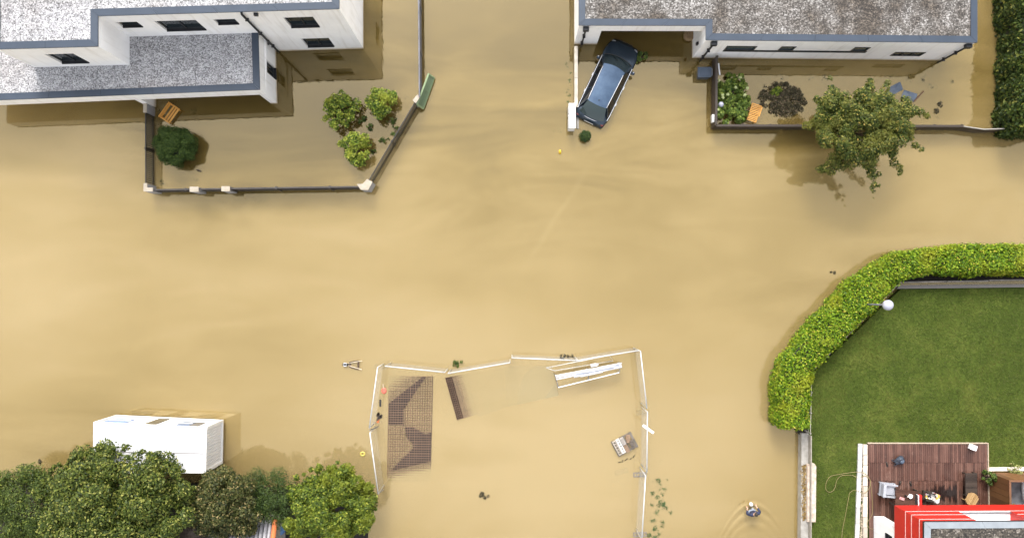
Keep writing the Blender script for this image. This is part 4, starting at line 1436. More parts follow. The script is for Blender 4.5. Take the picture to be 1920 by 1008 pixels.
# garden bench, orange, askew
bq = P(325, 216)
bench = thing('garden_bench', 'orange wooden bench standing askew in the water behind the round conifer', 'bench', (bq.x, bq.y, -0.25), R(-35))
bl = 1.0
mb = MB()
for i in range(3): mb.box((0, -0.14 + i * 0.14, 0.48), (bl * 0, 0, 0)) if False else mb.box((-0.15 + i * 0.15, 0, 0.46), (0.11, bl, 0.03))
obj('seat', mb, orange_wood, bench, local=True)
mb = MB()
for i in range(2): mb.box((-0.30 - 0.04 * i, 0, 0.66 + 0.14 * i), (0.03, bl, 0.11), ry=R(-12))
obj('backrest', mb, orange_wood, bench, local=True)
for j in (-1, 1):
    obj('leg', MB().box((0.16, j * bl * 0.42, 0.2), (0.06, 0.06, 0.5)), orange_wood, bench, local=True)
    obj('leg', MB().box((-0.28, j * bl * 0.42, 0.35), (0.06, 0.06, 0.85)), orange_wood, bench, local=True)
    obj('armrest', MB().box((-0.04, j * bl * 0.46, 0.66), (0.5, 0.06, 0.03)), orange_wood, bench, local=True)

# ball conifer
con = leafmat('conifer_needles', [(0.0, (0.012, 0.026, 0.006)), (0.6, (0.034, 0.058, 0.012)), (1.0, (0.085, 0.125, 0.026))], trans=0.1, spec=0.12)
q = P(331, 274, 0.6)
t = thing('round_conifer', 'dense dark green ball-shaped conifer in the flooded garden', 'shrub', (q.x, q.y, -0.3))
cl = []
for _ in range(120):
    d = unit(1)[0]
    if d[2] < -0.3: d[2] = -d[2]
    s_ = rng.uniform(0.74, 0.93) * (1 + 0.07 * math.sin(3 * math.atan2(d[1], d[0]) + 0.8) + 0.05 * math.sin(7 * math.atan2(d[1], d[0])))
    cl.append(((q.x + d[0] * 1.14 * s_, q.y + d[1] * 1.06 * s_, 0.6 + d[2] * 0.85 * s_), rng.uniform(0.16, 0.30)))
obj('foliage', clumped(cl, 260, 0.042, 0.35, 0.3), con, t)
obj('stem', MB().ball((q.x, q.y, 0.5), 0.85, 14, 8, 0.8), hedge_core, t)

# three glossy shrubs
for px, py, rr_, lab, ex in ((637, 206, 0.86, 'glossy green shrub nearest the white wing, first of three in the garden', [((628, 238), 0.2), ((610, 222), 0.2), ((640, 176), 0.22)]),
                         (714, 191, 0.74, 'glossy yellow-green shrub nearest the green gate, in the flooded garden', [((738, 178), 0.22), ((702, 170), 0.2), ((712, 220), 0.2), ((706, 214), 0.22)]),
                         (664, 276, 0.80, 'yellow-flecked shrub lowest of three in the flooded garden', [((684, 296), 0.24), ((668, 306), 0.2)])):
    q = P(px, py, 1.0)
    e = [((P(*x, 0.9).x, P(*x, 0.9).y, 0.9), r_) for x, r_ in ex]
    tree('glossy_shrub', lab, 'shrub', (q.x, q.y, -0.4), (q.x, q.y, 0.75), (rr_, rr_, 0.75), 46, (0.10, 0.30), 62, 0.066, citrus, 'glossy shrubs in the flooded garden', -0.3, 0.5, e, 0.5, 0.05, 0.12)

# sprouts just breaking the water, and sunken plants
sprout_spots = [(693, 238, 0.24), (740, 246, 0.3), (733, 226, 0.3), (720, 264, 0.25), (700, 284, 0.16), (684, 222, 0.15), (676, 226, 0.15)]
for i, (px, py, rr_) in enumerate(sprout_spots):
    small_bush('sprout', ['leafy sprout between the three glossy shrubs', 'leafy sprout beside the slanting picket fence, middle', 'pale sprout nearest the green gate by the slanting fence', 'leafy sprout close beside the middle post of the slanting fence', 'small sprout below the middle post of the slanting fence', 'tiny sprout left of the leafy sprout among the glossy shrubs', 'tiny twig sprout nearest the leftmost glossy shrub'][i], px, py, -0.1, rr_, 0.32, 7, 16, 0.05, mid_leaf, 'sprouts in the flooded garden', 'plant', base_z=-0.4)
grey_leaf = leafmat('sunken_leaves', [(0.0, (0.015, 0.02, 0.013)), (1.0, (0.05, 0.06, 0.04))], trans=0.0)
sunk = [(365, 211, 0.3, 'dark sunken plant right of the askew garden bench'), (303, 209, 0.22, 'dark sunken plant left of the askew garden bench'), (676, 333, 0.24, 'dark sunken plant just above the bent pillar'),
        (761, 182, 0.24, 'dark sunken plant left of the small pillar by the gate'), (305, 341, 0.24, 'dark sunken plant inside the corner pillar'), (368, 338, 0.16, 'small sunken plant above the long rail fence'),
        (1465, 145, 0.28, 'sunken plant below the bungalow wall, furthest left of the row'), (1519, 145, 0.26, 'second sunken plant along the bungalow wall'), (1547, 150, 0.3, 'third sunken plant along the bungalow wall'),
        (1668, 143, 0.2, 'small sunken plant at the bungalow wall behind the big tree'), (1706, 147, 0.28, 'sunken plant above the blue-grey tarp'), (1730, 147, 0.28, 'sunken plant right of the tarp at the bungalow wall'), (1748, 163, 0.34, 'largest sunken plant near the bungalow corner'),
        (1783, 153, 0.12, 'tiny sunken plant standing alone near the bungalow corner'), (1757, 221, 0.14, 'tiny sunken plant near the end of the dark fence')]
for px, py, rr_, lab in sunk:
    q = P(px, py, -0.05)
    cl = crown_clumps((q.x, q.y, -0.17), (rr_, rr_, 0.10), 16, (0.07, 0.12), -0.1, 0.1)
    t = thing('sunken_plant', lab, 'plant', (q.x, q.y, -0.4), group='plants drowned in the flood')
    obj('foliage', clumped(cl, 34, 0.05, 0.4, 0.3), grey_leaf, t)
q = P(373, 320)
tag(obj('driftwood', MB().tube([q + Vector((-0.13, 0.05, 0.02)), q + Vector((0, 0, 0.03)), q + Vector((0.13, -0.05, 0.01))], [0.03, 0.05, 0.03], 8), dark_wood, loc=q), 'short dark stick floating below the ball-shaped conifer', 'driftwood')

# ================================================================== CARPORT YARD: car, wall, cabinets, bin
cq = P(1138, 157)
car = thing('estate_car', 'dark blue estate car standing askew in the flooded drive', 'car', (cq.x, cq.y, -0.50), R(-25.5))
car.scale = (1.04, 1.0, 1.0)
paint = M('dark_blue_car_paint', (0.028, 0.043, 0.062), (0.034, 0.051, 0.072), 2, 0.25, 0.4, 0.6)
chrome = M('chrome_trim', (0.70, 0.71, 0.73), (0.6, 0.6, 0.62), 8, 0.25, 0.8)
car_glass = glassmat('car_side_glass', (0.008, 0.010, 0.013), 0.06, 0.7)
tyre_m = M('tyre_rubber', (0.015, 0.015, 0.015), None, 9, 0.8)


def smoothstep(a, b_, x):
    t_ = max(0.0, min(1.0, (x - a) / (b_ - a)))
    return t_ * t_ * (3 - 2 * t_)


def half_w(y):                                     # plan outline of the body
    w = 0.925
    w -= 0.30 * max(0, (y - 1.55) / 0.87) ** 2.4
    w -= 0.17 * max(0, (-y - 1.6) / 0.82) ** 2.2
    return w


def deck_z(y):                                     # bonnet / belt / tail height
    if y > 1.3: return 0.98 - 0.20 * ((y - 1.3) / 1.12) ** 1.7
    if y < -2.1: return 0.99 - 0.14 * ((-y - 2.1) / 0.32) ** 1.5
    return 0.98 + 0.02 * smoothstep(1.3, -1.5, y)


N_Y, N_X = 40, 15
ysx = [2.42 - 4.84 * i / (N_Y - 1) for i in range(N_Y)]
bv, bf = [], []
prof = [(-1.0, 0.0, 0.22), (-1.0, 0.0, 0.5), (-1.0, 0.02, 0.72), (-0.985, 0.0, 0.86)]
for i, y in enumerate(ysx):
    w, zt_ = half_w(y), deck_z(y)
    row = []
    endf = 0.12 * smoothstep(2.2, 2.42, y) + 0.08 * smoothstep(-2.2, -2.42, y)
    for (fx, z) in ((-0.94, 0.22), (-0.985, 0.38), (-1.0, 0.58), (-0.99, 0.76)):
        row.append((fx * w, y, min(z, zt_ - 0.08)))
    for k in range(N_X):
        u = -1 + 2 * k / (N_X - 1)
        crown = 0.05 * (1 - abs(u) ** 2.2)
        ridge = 0.014 * math.exp(-((abs(u) - 0.62) / 0.09) ** 2) if y > 1.2 else 0.0
        row.append((u * w * 0.955, y, zt_ - endf + crown + ridge - 0.045 * abs(u) ** 8))
    for (fx, z) in ((0.99, 0.76), (1.0, 0.58), (0.985, 0.38), (0.94, 0.22)):
        row.append((fx * w, y, min(z, zt_ - 0.08)))
    bv.append(row)
W_ = len(bv[0])
for i in range(N_Y - 1):
    for k in range(W_ - 1):
        bf.append((i * W_ + k, (i + 1) * W_ + k, (i + 1) * W_ + k + 1, i * W_ + k + 1))
flatv = [v for r_ in bv for v in r_]
bf.append(tuple(range(W_)))
bf.append(tuple(reversed(range((N_Y - 1) * W_, N_Y * W_))))
bodyo = obj('body', MB().add(flatv, bf), paint, car, local=True, smooth=True)
# greenhouse: belt outline and roof outline
def grid(fn, nu, nv):
    vs = [fn(i / nu, j / nv) for i in range(nu + 1) for j in range(nv + 1)]
    fs = [(i * (nv + 1) + j, (i + 1) * (nv + 1) + j, (i + 1) * (nv + 1) + j + 1, i * (nv + 1) + j + 1) for i in range(nu) for j in range(nv)]
    return MB().add(vs, fs)
ROOFZ = 1.47
def roof_fn(u, v):
    x = (u * 2 - 1)
    y = 0.66 - v * 2.16 + 0.10 * (1 - x * x) * (1 - 2 * v) * (1 if v < 0.5 else 0.6)
    w = 0.60 - 0.05 * v
    return (x * w, y, ROOFZ + 0.045 * (1 - abs(x) ** 2.5) + 0.035 * math.sin(math.pi * (0.15 + 0.75 * v)) - 0.05 * v)
m, nt, nd, lk, b = newmat('sky_sheen_roof')
n1 = noise(nt, 2.2, 5, 0.6)
r = ramp(nt, [(0.35, (0.045, 0.075, 0.125)), (0.7, (0.07, 0.11, 0.17))])  # roof coloured paler and bluer than the body for the sky it mirrors
lk.new(n1.outputs['Fac'], r.inputs[0]); lk.new(r.outputs[0], b.inputs['Base Color'])
b.inputs['Metallic'].default_value = 0.55; b.inputs['Roughness'].default_value = 0.3
obj('roof', grid(roof_fn, 12, 16), m, car, local=True, smooth=True)
def ws_fn(u, v):
    x = u * 2 - 1
    wt, wb = 0.60, 0.80
    yt, yb = 0.66 + 0.10 * (1 - x * x), 1.30 + 0.17 * (1 - x * x)
    zt_, zb = ROOFZ + 0.045 * (1 - abs(x) ** 2.5) + 0.012, 0.985 + 0.035 * (1 - x * x)
    return (x * (wt + (wb - wt) * v), yt + (yb - yt) * v, zt_ + (zb - zt_) * v + 0.05 * math.sin(math.pi * v))
m, nt, nd, lk, b = newmat('windscreen_glass')
b.inputs['Base Color'].default_value = (0.02, 0.025, 0.022, 1)
b.inputs['Roughness'].default_value = 0.03
tr = nd.new('ShaderNodeBsdfTransparent'); tr.inputs[0].default_value = (0.75, 0.8, 0.76, 1)
mx = nd.new('ShaderNodeMixShader'); mx.inputs[0].default_value = 0.22
lk.new(tr.outputs[0], mx.inputs[1]); lk.new(b.outputs[0], mx.inputs[2]); lk.new(mx.outputs[0], nd['Material Output'].inputs[0])
ws_glass = m
obj('windscreen', grid(ws_fn, 10, 6), ws_glass, car, local=True, smooth=True)
obj('dashboard', grid(lambda u, v: ((u * 2 - 1) * 0.76, 0.72 + 0.58 * v, 0.90 + 0.06 * v), 4, 3).ball((-0.3, 0.85, 0.95), 0.16, 10, 6, 0.5), M('dash_beige', (0.26, 0.22, 0.15), (0.12, 0.10, 0.07), 5, 0.7), car, local=True)
mb = MB()
for sx in (-0.36, 0.36): mb.box((sx, 0.25, 0.95), (0.42, 0.16, 0.6), rx=R(12))
obj('seats', mb, M('seat_dark', (0.03, 0.03, 0.03), None, 5, 0.8), car, local=True, bevel=0.03)
def rw_fn(u, v):
    x = u * 2 - 1
    wt, wb = 0.53, 0.70
    yt, yb = -1.50 - 0.06 * (1 - x * x), -2.12 - 0.13 * (1 - x * x)
    return (x * (wt + (wb - wt) * v), yt + (yb - yt) * v, 1.44 + 0.03 * (1 - x * x) + (1.0 - 1.44) * v + 0.05 * math.sin(math.pi * v))
obj('rear_window', grid(rw_fn, 10, 6), glassmat('rear_window_glass', (0.022, 0.036, 0.036), 0.05, 0.7), car, local=True, smooth=True)
for s in (-1, 1):
    def sw_fn(u, v, s=s):
        y = 1.18 - u * 3.18
        yt = 0.62 - u * 2.1
        w0, w1 = half_w(y) * 0.925, 0.61 - 0.05 * u
        return (s * (w0 + (w1 - w0) * v), y + (yt - y) * v, 0.985 + (ROOFZ - 0.985 - 0.03 * u) * v)
    mbs = grid(sw_fn, 14, 4)
    if s > 0: mbs.f = [tuple(reversed(f_)) for f_ in mbs.f]
    obj('side_window', mbs, car_glass, car, local=True, smooth=True)
    obj('window_trim', MB().tube([(s * (half_w(1.18 - u * 3.18) * 0.93 + 0.012), 1.18 - u * 3.18, 1.0) for u in [i / 12 for i in range(13)]], 0.018, 6), chrome, car, local=True)
    obj('roof_rail', MB().tube([(s * (0.585 - 0.05 * u), 0.5 - u * 1.98, ROOFZ + 0.07 - 0.045 * u - (0.05 if u in (0, 1) else 0)) for u in [i / 12 for i in range(13)]], 0.021, 6), chrome, car, local=True)
    # pillars
    pm_ = MB()
    for u in (0.0, 0.34, 0.66, 0.985):
        a_, b_ = Vector(sw_fn(u, 0.0)), Vector(sw_fn(u, 1.0))
        o_ = Vector((s * 0.008, 0, 0.004))
        pm_.beam(a_ + o_, b_ + o_, 0.07 if u in (0.0, 0.985) else 0.05, 0.02, up=(s, 0, 0.6))
    obj('pillar', pm_, paint, car, local=True)
    mi = obj('mirror', MB().ball((s * 1.0, 0.98, 1.0), 0.11, 12, 8, 0.7), paint, car, local=True, smooth=True)
    obj('mirror_cap', MB().ball((s * 1.02, 1.02, 1.05), 0.05, 10, 6, 0.6), chrome, mi, local=True, smooth=True)
    hl = MB().lathe((s * 0.60, 2.17, 0.74), [(0.17, 0), (0.16, 0.05), (0.1, 0.085)], 12, (1.0, 0.8))
    obj('headlight', hl, M('headlight_clear', (0.35, 0.37, 0.40), (0.2, 0.2, 0.22), 20, 0.1), car, local=True)
    obj('tail_light', MB().box((s * 0.68, -2.27, 0.80), (0.20, 0.16, 0.16), s * R(-18)), M('tail_red', (0.10, 0.012, 0.012), None, 9, 0.2), car, local=True, bevel=0.02)
    for y in (1.45, -1.35):
        wl_ = obj('wheel', MB().tube([(s * 0.68, y, 0.32), (s * 0.90, y, 0.32)], 0.32, 20), tyre_m, car, local=True)
        obj('rim', MB().tube([(s * 0.85, y, 0.32), (s * 0.912, y, 0.32)], 0.21, 14), chrome, wl_, local=True)
    # door handles
    for y in (0.05, -0.95): obj('door_handle', MB().box((s * 0.915, y, 0.84), (0.03, 0.17, 0.03)), chrome, car, local=True)
def bump_y(x): return -2.39 + 0.06 * (x / 0.5) ** 2
obj('number_plate', MB().box((0.0, -2.425, 0.66), (0.52, 0.02, 0.11)), white_paint, car, local=True)
obj('tailgate_trim', MB().tube([(x, -2.28 + 0.10 * (x / 0.66) ** 2, 0.945) for x in [-0.66 + 0.11 * i for i in range(13)]], 0.016, 6), chrome, car, local=True)
obj('grille', MB().box((0, 2.42, 0.60), (0.75, 0.05, 0.22)), black_paint, car, local=True)
obj('antenna', MB().ball((0, -1.28, 1.50), 0.035, 8, 6, 1.2), black_paint, car, local=True)
for s in (-0.45, 0.1): obj('wiper', MB().tube([(s, 1.42, 1.02), (s + 0.3, 1.30, 1.09), (s + 0.48, 1.18, 1.15)], 0.012, 6), black_paint, car, local=True)
obj('rear_wiper', MB().tube([(0, -2.2, 1.03), (0.2, -2.0, 1.16)], 0.012, 6), black_paint, car, local=True)
sh = MB().tube([(x, 1.475 - 0.17 * (x / 0.78) ** 2, 1.005) for x in [-0.78 + 0.13 * i for i in range(13)]], 0.03, 6)
obj('scuttle', sh, black_paint, car, local=True)

t = thing('garden_wall', 'low whitish rendered wall between the street and the parked car', 'wall', P(1080, 140))
mb = MB()
for ya, yb in ((86, 145), (145.6, 200)):
    mb.prism([P(1077.5, yb, 0.55), P(1083.5, yb, 0.55), P(1083.5, ya, 0.55), P(1077.5, ya, 0.55)], ZB, 0.5)
obj('wall', mb, M('aged_render', (0.56, 0.51, 0.43), (0.36, 0.32, 0.26), 2.5, 0.85, bmp=0.3), t)
mb = MB().prism([P(1081, 241, 0.1), P(1085.5, 241, 0.1), P(1085.5, 196, 0.1), P(1081, 196, 0.1)], ZB, 0.08)
obj('footing', mb, concrete, t)
for ya, yb, lab in ((193.5, 213.5, 'white utility cabinet nearer the bungalow, end of the low wall'), (214.3, 240, 'white utility cabinet nearer the small round shrub')):
    c0, c1 = P(1066.5, yb, 1.0), P(1079.5, ya, 1.0)
    c = (c0 + c1) / 2
    t = thing('utility_cabinet', lab, 'cabinet', (c.x, c.y, 0), group='utility cabinets')
    w_, h_ = c1.x - c0.x, c1.y - c0.y
    obj('body', MB().box((c.x, c.y, 0.15), (w_ - 0.04, h_ - 0.04, 1.6)), white_paint, t)
    obj('lid', MB().box((c.x, c.y, 0.98), (w_, h_, 0.06)), M('cabinet_lid', (0.76, 0.77, 0.78), (0.66, 0.67, 0.69), 4, 0.6), t, bevel=0.015)
    obj('door', MB().box((c.x - w_ / 2 + 0.015, c.y, 0.3), (0.02, h_ - 0.12, 1.1)), M('cabinet_grey', (0.45, 0.46, 0.47), None, 4, 0.6), t)
ball_leaf = leafmat('boxwood_leaves', [(0.0, (0.018, 0.034, 0.010)), (0.7, (0.04, 0.07, 0.018)), (1.0, (0.09, 0.13, 0.03))])
q = P(1097, 255, 0.25)
t = thing('round_boxwood', 'small round green boxwood below the white cabinets', 'shrub', (q.x, q.y, -0.3))
cl = [((q.x + d[0] * 0.24, q.y + d[1] * 0.24, 0.2 + abs(d[2]) * 0.22), 0.11) for d in unit(40)]
obj('foliage', clumped(cl, 60, 0.035, 0.5), ball_leaf, t)
obj('stem', MB().ball((q.x, q.y, 0.15), 0.22, 10, 6), hedge_core, t)
small_bush('leafy_plant', 'broad-leaved plant breaking the water beside the car bonnet', 1203, 108, -0.1, 0.32, 0.5, 10, 22, 0.09, mid_leaf, cat='plant', base_z=-0.4)
q = P(1050, 285)
tag(obj('yellow_float', MB().lathe(q + Vector((0, 0, -0.03)), [(0.05, 0), (0.10, 0.05), (0.06, 0.12), (0.02, 0.17)], 10, (0.8, 1.4)), M('bright_yellow', (0.65, 0.42, 0.03), None, 8, 0.4), loc=q, smooth=True), 'small bright yellow plastic object floating left of the boxwood', 'float')
# wheelie bin
q = P(1316, 141)
t = thing('wheelie_bin', 'blue-grey wheelie bin by the corner of the dark garden fence', 'bin', (q.x, q.y, -0.35), R(90))
obj('body', MB().add([(-0.22, -0.26, 0), (0.22, -0.26, 0), (0.22, 0.24, 0), (-0.22, 0.24, 0), (-0.27, -0.36, 0.92), (0.27, -0.36, 0.92), (0.27, 0.34, 0.92), (-0.27, 0.34, 0.92)], [(3, 2, 1, 0), (4, 5, 6, 7), (0, 1, 5, 4), (1, 2, 6, 5), (2, 3, 7, 6), (3, 0, 4, 7)]), M('bin_blue', (0.035, 0.055, 0.085), (0.045, 0.065, 0.1), 4, 0.4), t, local=True, bevel=0.02)
obj('lid', MB().box((0, 0, 0.95), (0.57, 0.74, 0.05)).box((0, -0.02, 0.98), (0.42, 0.5, 0.03)), MATS['bin_blue'], t, local=True, bevel=0.015)
obj('handle', MB().tube([(-0.2, -0.34, 0.94), (-0.2, -0.41, 0.97), (0.2, -0.41, 0.97), (0.2, -0.34, 0.94)], 0.018, 6), M('bin_light', (0.30, 0.34, 0.40), None, 5, 0.4), t, local=True)
for s in (-1, 1): obj('wheel', MB().tube([(s * 0.2, -0.3, 0.08), (s * 0.25, -0.3, 0.08)], 0.1, 12), tyre_m, t, local=True)

# ---- garden of the bungalow: dark board fence, plants, chair, tarps
t = thing('board_fence', 'dark wooden board fence round the bungalow garden', 'fence', P(1337, 240))
FZ = 0.95
c0, c1, c2, c3 = P(1343.5, 105, FZ), P(1342.5, 235.5, FZ), P(1806, 236.5, FZ), P(1884, 241, FZ)
mb = MB()
for a_, b_ in ((c0, c1), (c1, c2)):
    n_ = max(1, round((b_ - a_).length / 1.8))
    for i in range(n_):
        p_, q_ = a_.lerp(b_, i / n_ + 0.002), a_.lerp(b_, (i + 1) / n_ - 0.002)
        for z in (-0.15, 0.18, 0.51, 0.84): mb.beam((p_.x, p_.y, z), (q_.x, q_.y, z), 0.05, 0.3)
obj('board', mb, dark_wood, t)['kind'] = 'stuff'
mb = MB()
for a_, b_ in ((c0, c1), (c1, c2)): mb.beam((a_.x, a_.y, FZ + 0.03), (b_.x, b_.y, FZ + 0.03), 0.12, 0.04)
obj('cap_rail', mb, dark_wood, t)
n_ = 9
for i in range(n_ + 1):
    p_ = c1.lerp(c2, i / n_)
    obj('post', MB().box((p_.x, p_.y + 0.07, 0.3), (0.09, 0.09, 1.2)), dark_wood, t)
for f_ in (0, 0.35, 0.7):
    p_ = c0.lerp(c1, f_)
    obj('post', MB().box((p_.x + 0.07, p_.y, 0.3), (0.09, 0.09, 1.2)), dark_wood, t)
t = thing('sagging_fence_panel', 'bowed pale-topped fence panel between the board fence and the dark hedge', 'fence', c2.lerp(c3, 0.5))
mid = c2.lerp(c3, 0.5) + Vector((0, -0.10, 0))
arc = [c2 + (mid - c2) * (i / 4) if i <= 4 else mid + (c3 - mid) * ((i - 4) / 4) for i in range(9)]
mb = MB()
for a_, b_ in zip(arc, arc[1:]): mb.beam((a_.x + .02, a_.y, 0.3), (b_.x + .02, b_.y, 0.3), 0.05, 1.1)
obj('panel', mb, dark_wood, t)
obj('cap_rail', MB().tube([(a_.x + .02, a_.y, 0.9) for a_ in arc], 0.035, 6), concrete, t)
q = P(1338.5, 222, 0.6)
t = thing('letter_box', 'small white letter box fixed to the dark board fence corner', 'letter box', q)
obj('body', MB().box(q + Vector((-0.02, 0, -0.1)), (0.16, 0.42, 0.36)), white_paint, t, bevel=0.02)
obj('flap', MB().box(q + Vector((-0.105, 0, -0.02)), (0.012, 0.3, 0.06)), grey_steel, t)
q0, q1 = P(1345, 120, 0.5), P(1347.5, 142, 0.5)
tag(obj('white_post', MB().beam(q0 + Vector((0.03, 0, 0.1)), q1 + Vector((0.03, 0, 0.1)), 0.07, 0.07), white_paint, loc=q0), 'white rail leaning inside the fence near the bungalow corner', 'rail')
hyd = leafmat('hydrangea_leaves', [(0.0, (0.035, 0.065, 0.012)), (0.5, (0.10, 0.16, 0.025)), (1.0, (0.26, 0.32, 0.06))])
q = P(1371, 180, 0.5)
t = thing('hydrangea', 'green hydrangea bush with pale flower heads in the fence corner', 'shrub', (q.x, q.y, -0.3))
cl = []
for _ in range(120):
    x, y = random.uniform(1346, 1404), random.uniform(136, 233)
    if (x - 1374) ** 2 / 31 ** 2 + (y - 185) ** 2 / 52 ** 2 > 1.05 : continue
    z = random.uniform(0.1, 0.7)
    p_ = P(x, y, z)
    cl.append((tuple(p_), random.uniform(0.12, 0.22)))
obj('foliage', clumped(cl, 50, 0.065, 0.6), hyd, t)
pale_flower = leafmat('pale_flower', [(0.0, (0.34, 0.42, 0.16)), (1.0, (0.62, 0.64, 0.34))], trans=0.1)
for x, y in ((1348, 151), (1355, 177), (1365, 177), (1380, 164), (1397, 178), (1346, 206), (1356, 182), (1402, 165), (1388, 145)):
    p_ = P(x, y, 0.85)
    obj('flower_head', clumped([(tuple(p_ + Vector((0, 0, -0.04))), 0.075)], 60, 0.028, 0.8), pale_flower, t)
obj('stem', trunk_mb((q.x, q.y, -0.3), (q.x, q.y, 0.4), 0.05, 0.03, [c for c, r_ in cl[:10]]), bark, t)
q = P(1352, 196, 0.75)
t = thing('garden_globe', 'pale lilac glass garden ball among the hydrangea leaves', 'garden ball', (q.x, q.y, 0))
obj('globe', MB().ball(q, 0.15, 18, 12), M('opal_globe', (0.60, 0.61, 0.70)), t, smooth=True)
obj('stake', MB().tube([(q.x, q.y, -0.3), (q.x, q.y, 0.62)], 0.015, 6), grey_steel, t)
# orange slatted deck chair
q = P(1411, 214)
t = thing('garden_chair', 'orange slatted wooden chair between the hydrangea and the brown shrub', 'chair', (q.x, q.y, -0.05), R(-19))
obj('slats', slat_top(0.54, 1.02, 0.38, 11, 'x', 0.03, 0.04), orange_wood, t, local=True)
obj('frame', MB().beam((-0.25, -0.5, 0.33), (-0.25, 0.5, 0.33), 0.05, 0.06).beam((0.25, -0.5, 0.33), (0.25, 0.5, 0.33), 0.05, 0.06), orange_wood, t, local=True)
L_ = []; legs(L_, 0.54, 1.0, 0.5, 0.05)
for x in L_:
    x.v = [(a_, b_, c_ - 0.2) for a_, b_, c_ in x.v]
    obj('leg', x, orange_wood, t, local=True)
obj('armrest', MB().beam((0.28, -0.15, 0.5), (0.28, 0.4, 0.5), 0.05, 0.03), orange_wood, t, local=True)
# brown half-drowned shrub
brown_leaf = leafmat('brownish_leaves', [(0.0, (0.025, 0.022, 0.014)), (0.5, (0.065, 0.055, 0.03)), (0.85, (0.13, 0.115, 0.055)), (1.0, (0.34, 0.23, 0.15))], trans=0.1)
t = thing('drowned_shrub', 'dark brownish mound of shrub half under water beside the orange chair', 'shrub', P(1470, 190, -0.3))
cl = []
for _ in range(210):
    a_ = random.uniform(0, 6.28); s_ = math.sqrt(random.random())
    p_ = P(1466 + 44 * s_ * math.cos(a_), 187 + 31 * s_ * math.sin(a_) + 0.1 * 44 * s_ * math.cos(a_), 0)
    cl.append(((p_.x, p_.y, 0.14 - 0.19 * s_ ** 2 + random.uniform(-0.05, 0.07)), random.uniform(0.08, 0.17)))
obj('foliage', clumped(cl, 46, 0.042, 0.5), brown_leaf, t)
cl = [((P(1452 + random.uniform(-10, 10), 172 + random.uniform(-6, 6)).x, P(1452, 172 + random.uniform(-7, 7)).y, 0.25), 0.12) for _ in range(9)]
obj('fresh_shoots', clumped(cl, 40, 0.05, 0.5), citrus, t, label='bright green shoots')
obj('stem', trunk_mb(P(1470, 190, -0.3), P(1468, 188, 0.05), 0.05, 0.03, [c for c, r_ in cl[:4]]), bark, t)

# big broad tree over the fence
treeleaf = leafmat('broad_tree_leaves', [(0.0, (0.018, 0.032, 0.007)), (0.4, (0.052, 0.075, 0.013)), (0.78, (0.11, 0.135, 0.023)), (0.95, (0.27, 0.25, 0.055)), (1.0, (0.45, 0.32, 0.08))], patch=(0.15, 0.15, 0.025), patch_scale=0.9, trans=0.3)
tq = P(1570, 262)
extra = []
def spray(px0, py0, px1, py1, z0, z1, n, r0, r1):
    for i in range(n):
        f_ = i / (n - 1)
        p_ = P(px0 + (px1 - px0) * f_, py0 + (py1 - py0) * f_, z0 + (z1 - z0) * f_)
        extra.append(((p_.x + random.uniform(-.12, .12), p_.y + random.uniform(-.12, .12), p_.z), r0 + (r1 - r0) * f_))
for a_ in [(1630, 280, 1636, 352, 3.0, 2.2, 9, .42, .14), (1600, 270, 1536, 318, 3.0, 2.2, 8, .5, .22), (1660, 260, 1690, 325, 3.0, 2.2, 7, .4, .16), (1660, 220, 1728, 278, 3, 2.5, 8, .45, .16),
           (1660, 200, 1735, 215, 3.2, 2.8, 8, .5, .2), (1620, 190, 1630, 148, 3.3, 3, 6, .45, .18), (1580, 200, 1528, 190, 3.2, 2.8, 7, .45, .2), (1570, 230, 1510, 232, 3, 2.6, 7, .45, .22), (1570, 220, 1560, 150, 3, 2.8, 7, .4, .15),
           (1640, 195, 1662, 158, 3.2, 3, 5, .4, .18), (1590, 300, 1545, 322, 2.6, 2.2, 5, .38, .2), (1690, 215, 1700, 185, 3.0, 2.6, 5, .4, .22), (1650, 330, 1637, 372, 2.4, 1.8, 4, .14, .05)]:
    spray(*a_)
cc_ = P(1614, 236, 3.2)
tree('broad_tree', 'broad leafy tree spreading over the dark board fence and the water', 'tree', (tq.x, tq.y, -0.4), (cc_.x, cc_.y, 2.9), (2.3, 1.9, 1.25), 120, (0.22, 0.48), 230, 0.066, treeleaf, None, -0.2, 0.35, extra, 0.45, 0.16, 0.16)

# tarps, stick, bits
for px, py, s_, lab, rz in ((1678, 167, 0.42, 'dark blue-grey sheet beside the big tree, nearer the bungalow wall', 30), (1704, 180, 0.42, 'pale blue-grey sheet right of the big tree crown', -15)):
    q = P(px, py)
    mb = MB().add([(-s_, -s_ * .55, -0.02), (s_ * .9, -s_ * .6, 0.02), (s_, s_ * .5, 0.06), (-s_ * .8, s_ * .6, 0.03), (0, 0, 0.12),
                   (-s_, -s_ * .55, -0.2), (s_ * .9, -s_ * .6, -0.2), (s_, s_ * .5, -0.2), (-s_ * .8, s_ * .6, -0.2)],
                  [(0, 1, 4), (1, 2, 4), (2, 3, 4), (3, 0, 4), (0, 5, 6, 1), (1, 6, 7, 2), (2, 7, 8, 3), (3, 8, 5, 0)])
    o = obj('floating_sheet', mb, M('tarp_blue', (0.075, 0.10, 0.14), (0.14, 0.17, 0.22), 2, 0.35), None, (0, 0, 0), local=True)
    o.location = q; o.rotation_euler = (0, 0, R(rz))
    tag(o, lab, 'sheet', 'sheets adrift by the tree')
q = P(1722, 183)
tag(obj('wooden_stake', MB().beam(P(1714, 190, 0.06), P(1732, 171, 0.02), 0.07, 0.05), brown_wood, loc=q), 'thin brown stake floating right of the pale blue-grey sheet', 'stake')
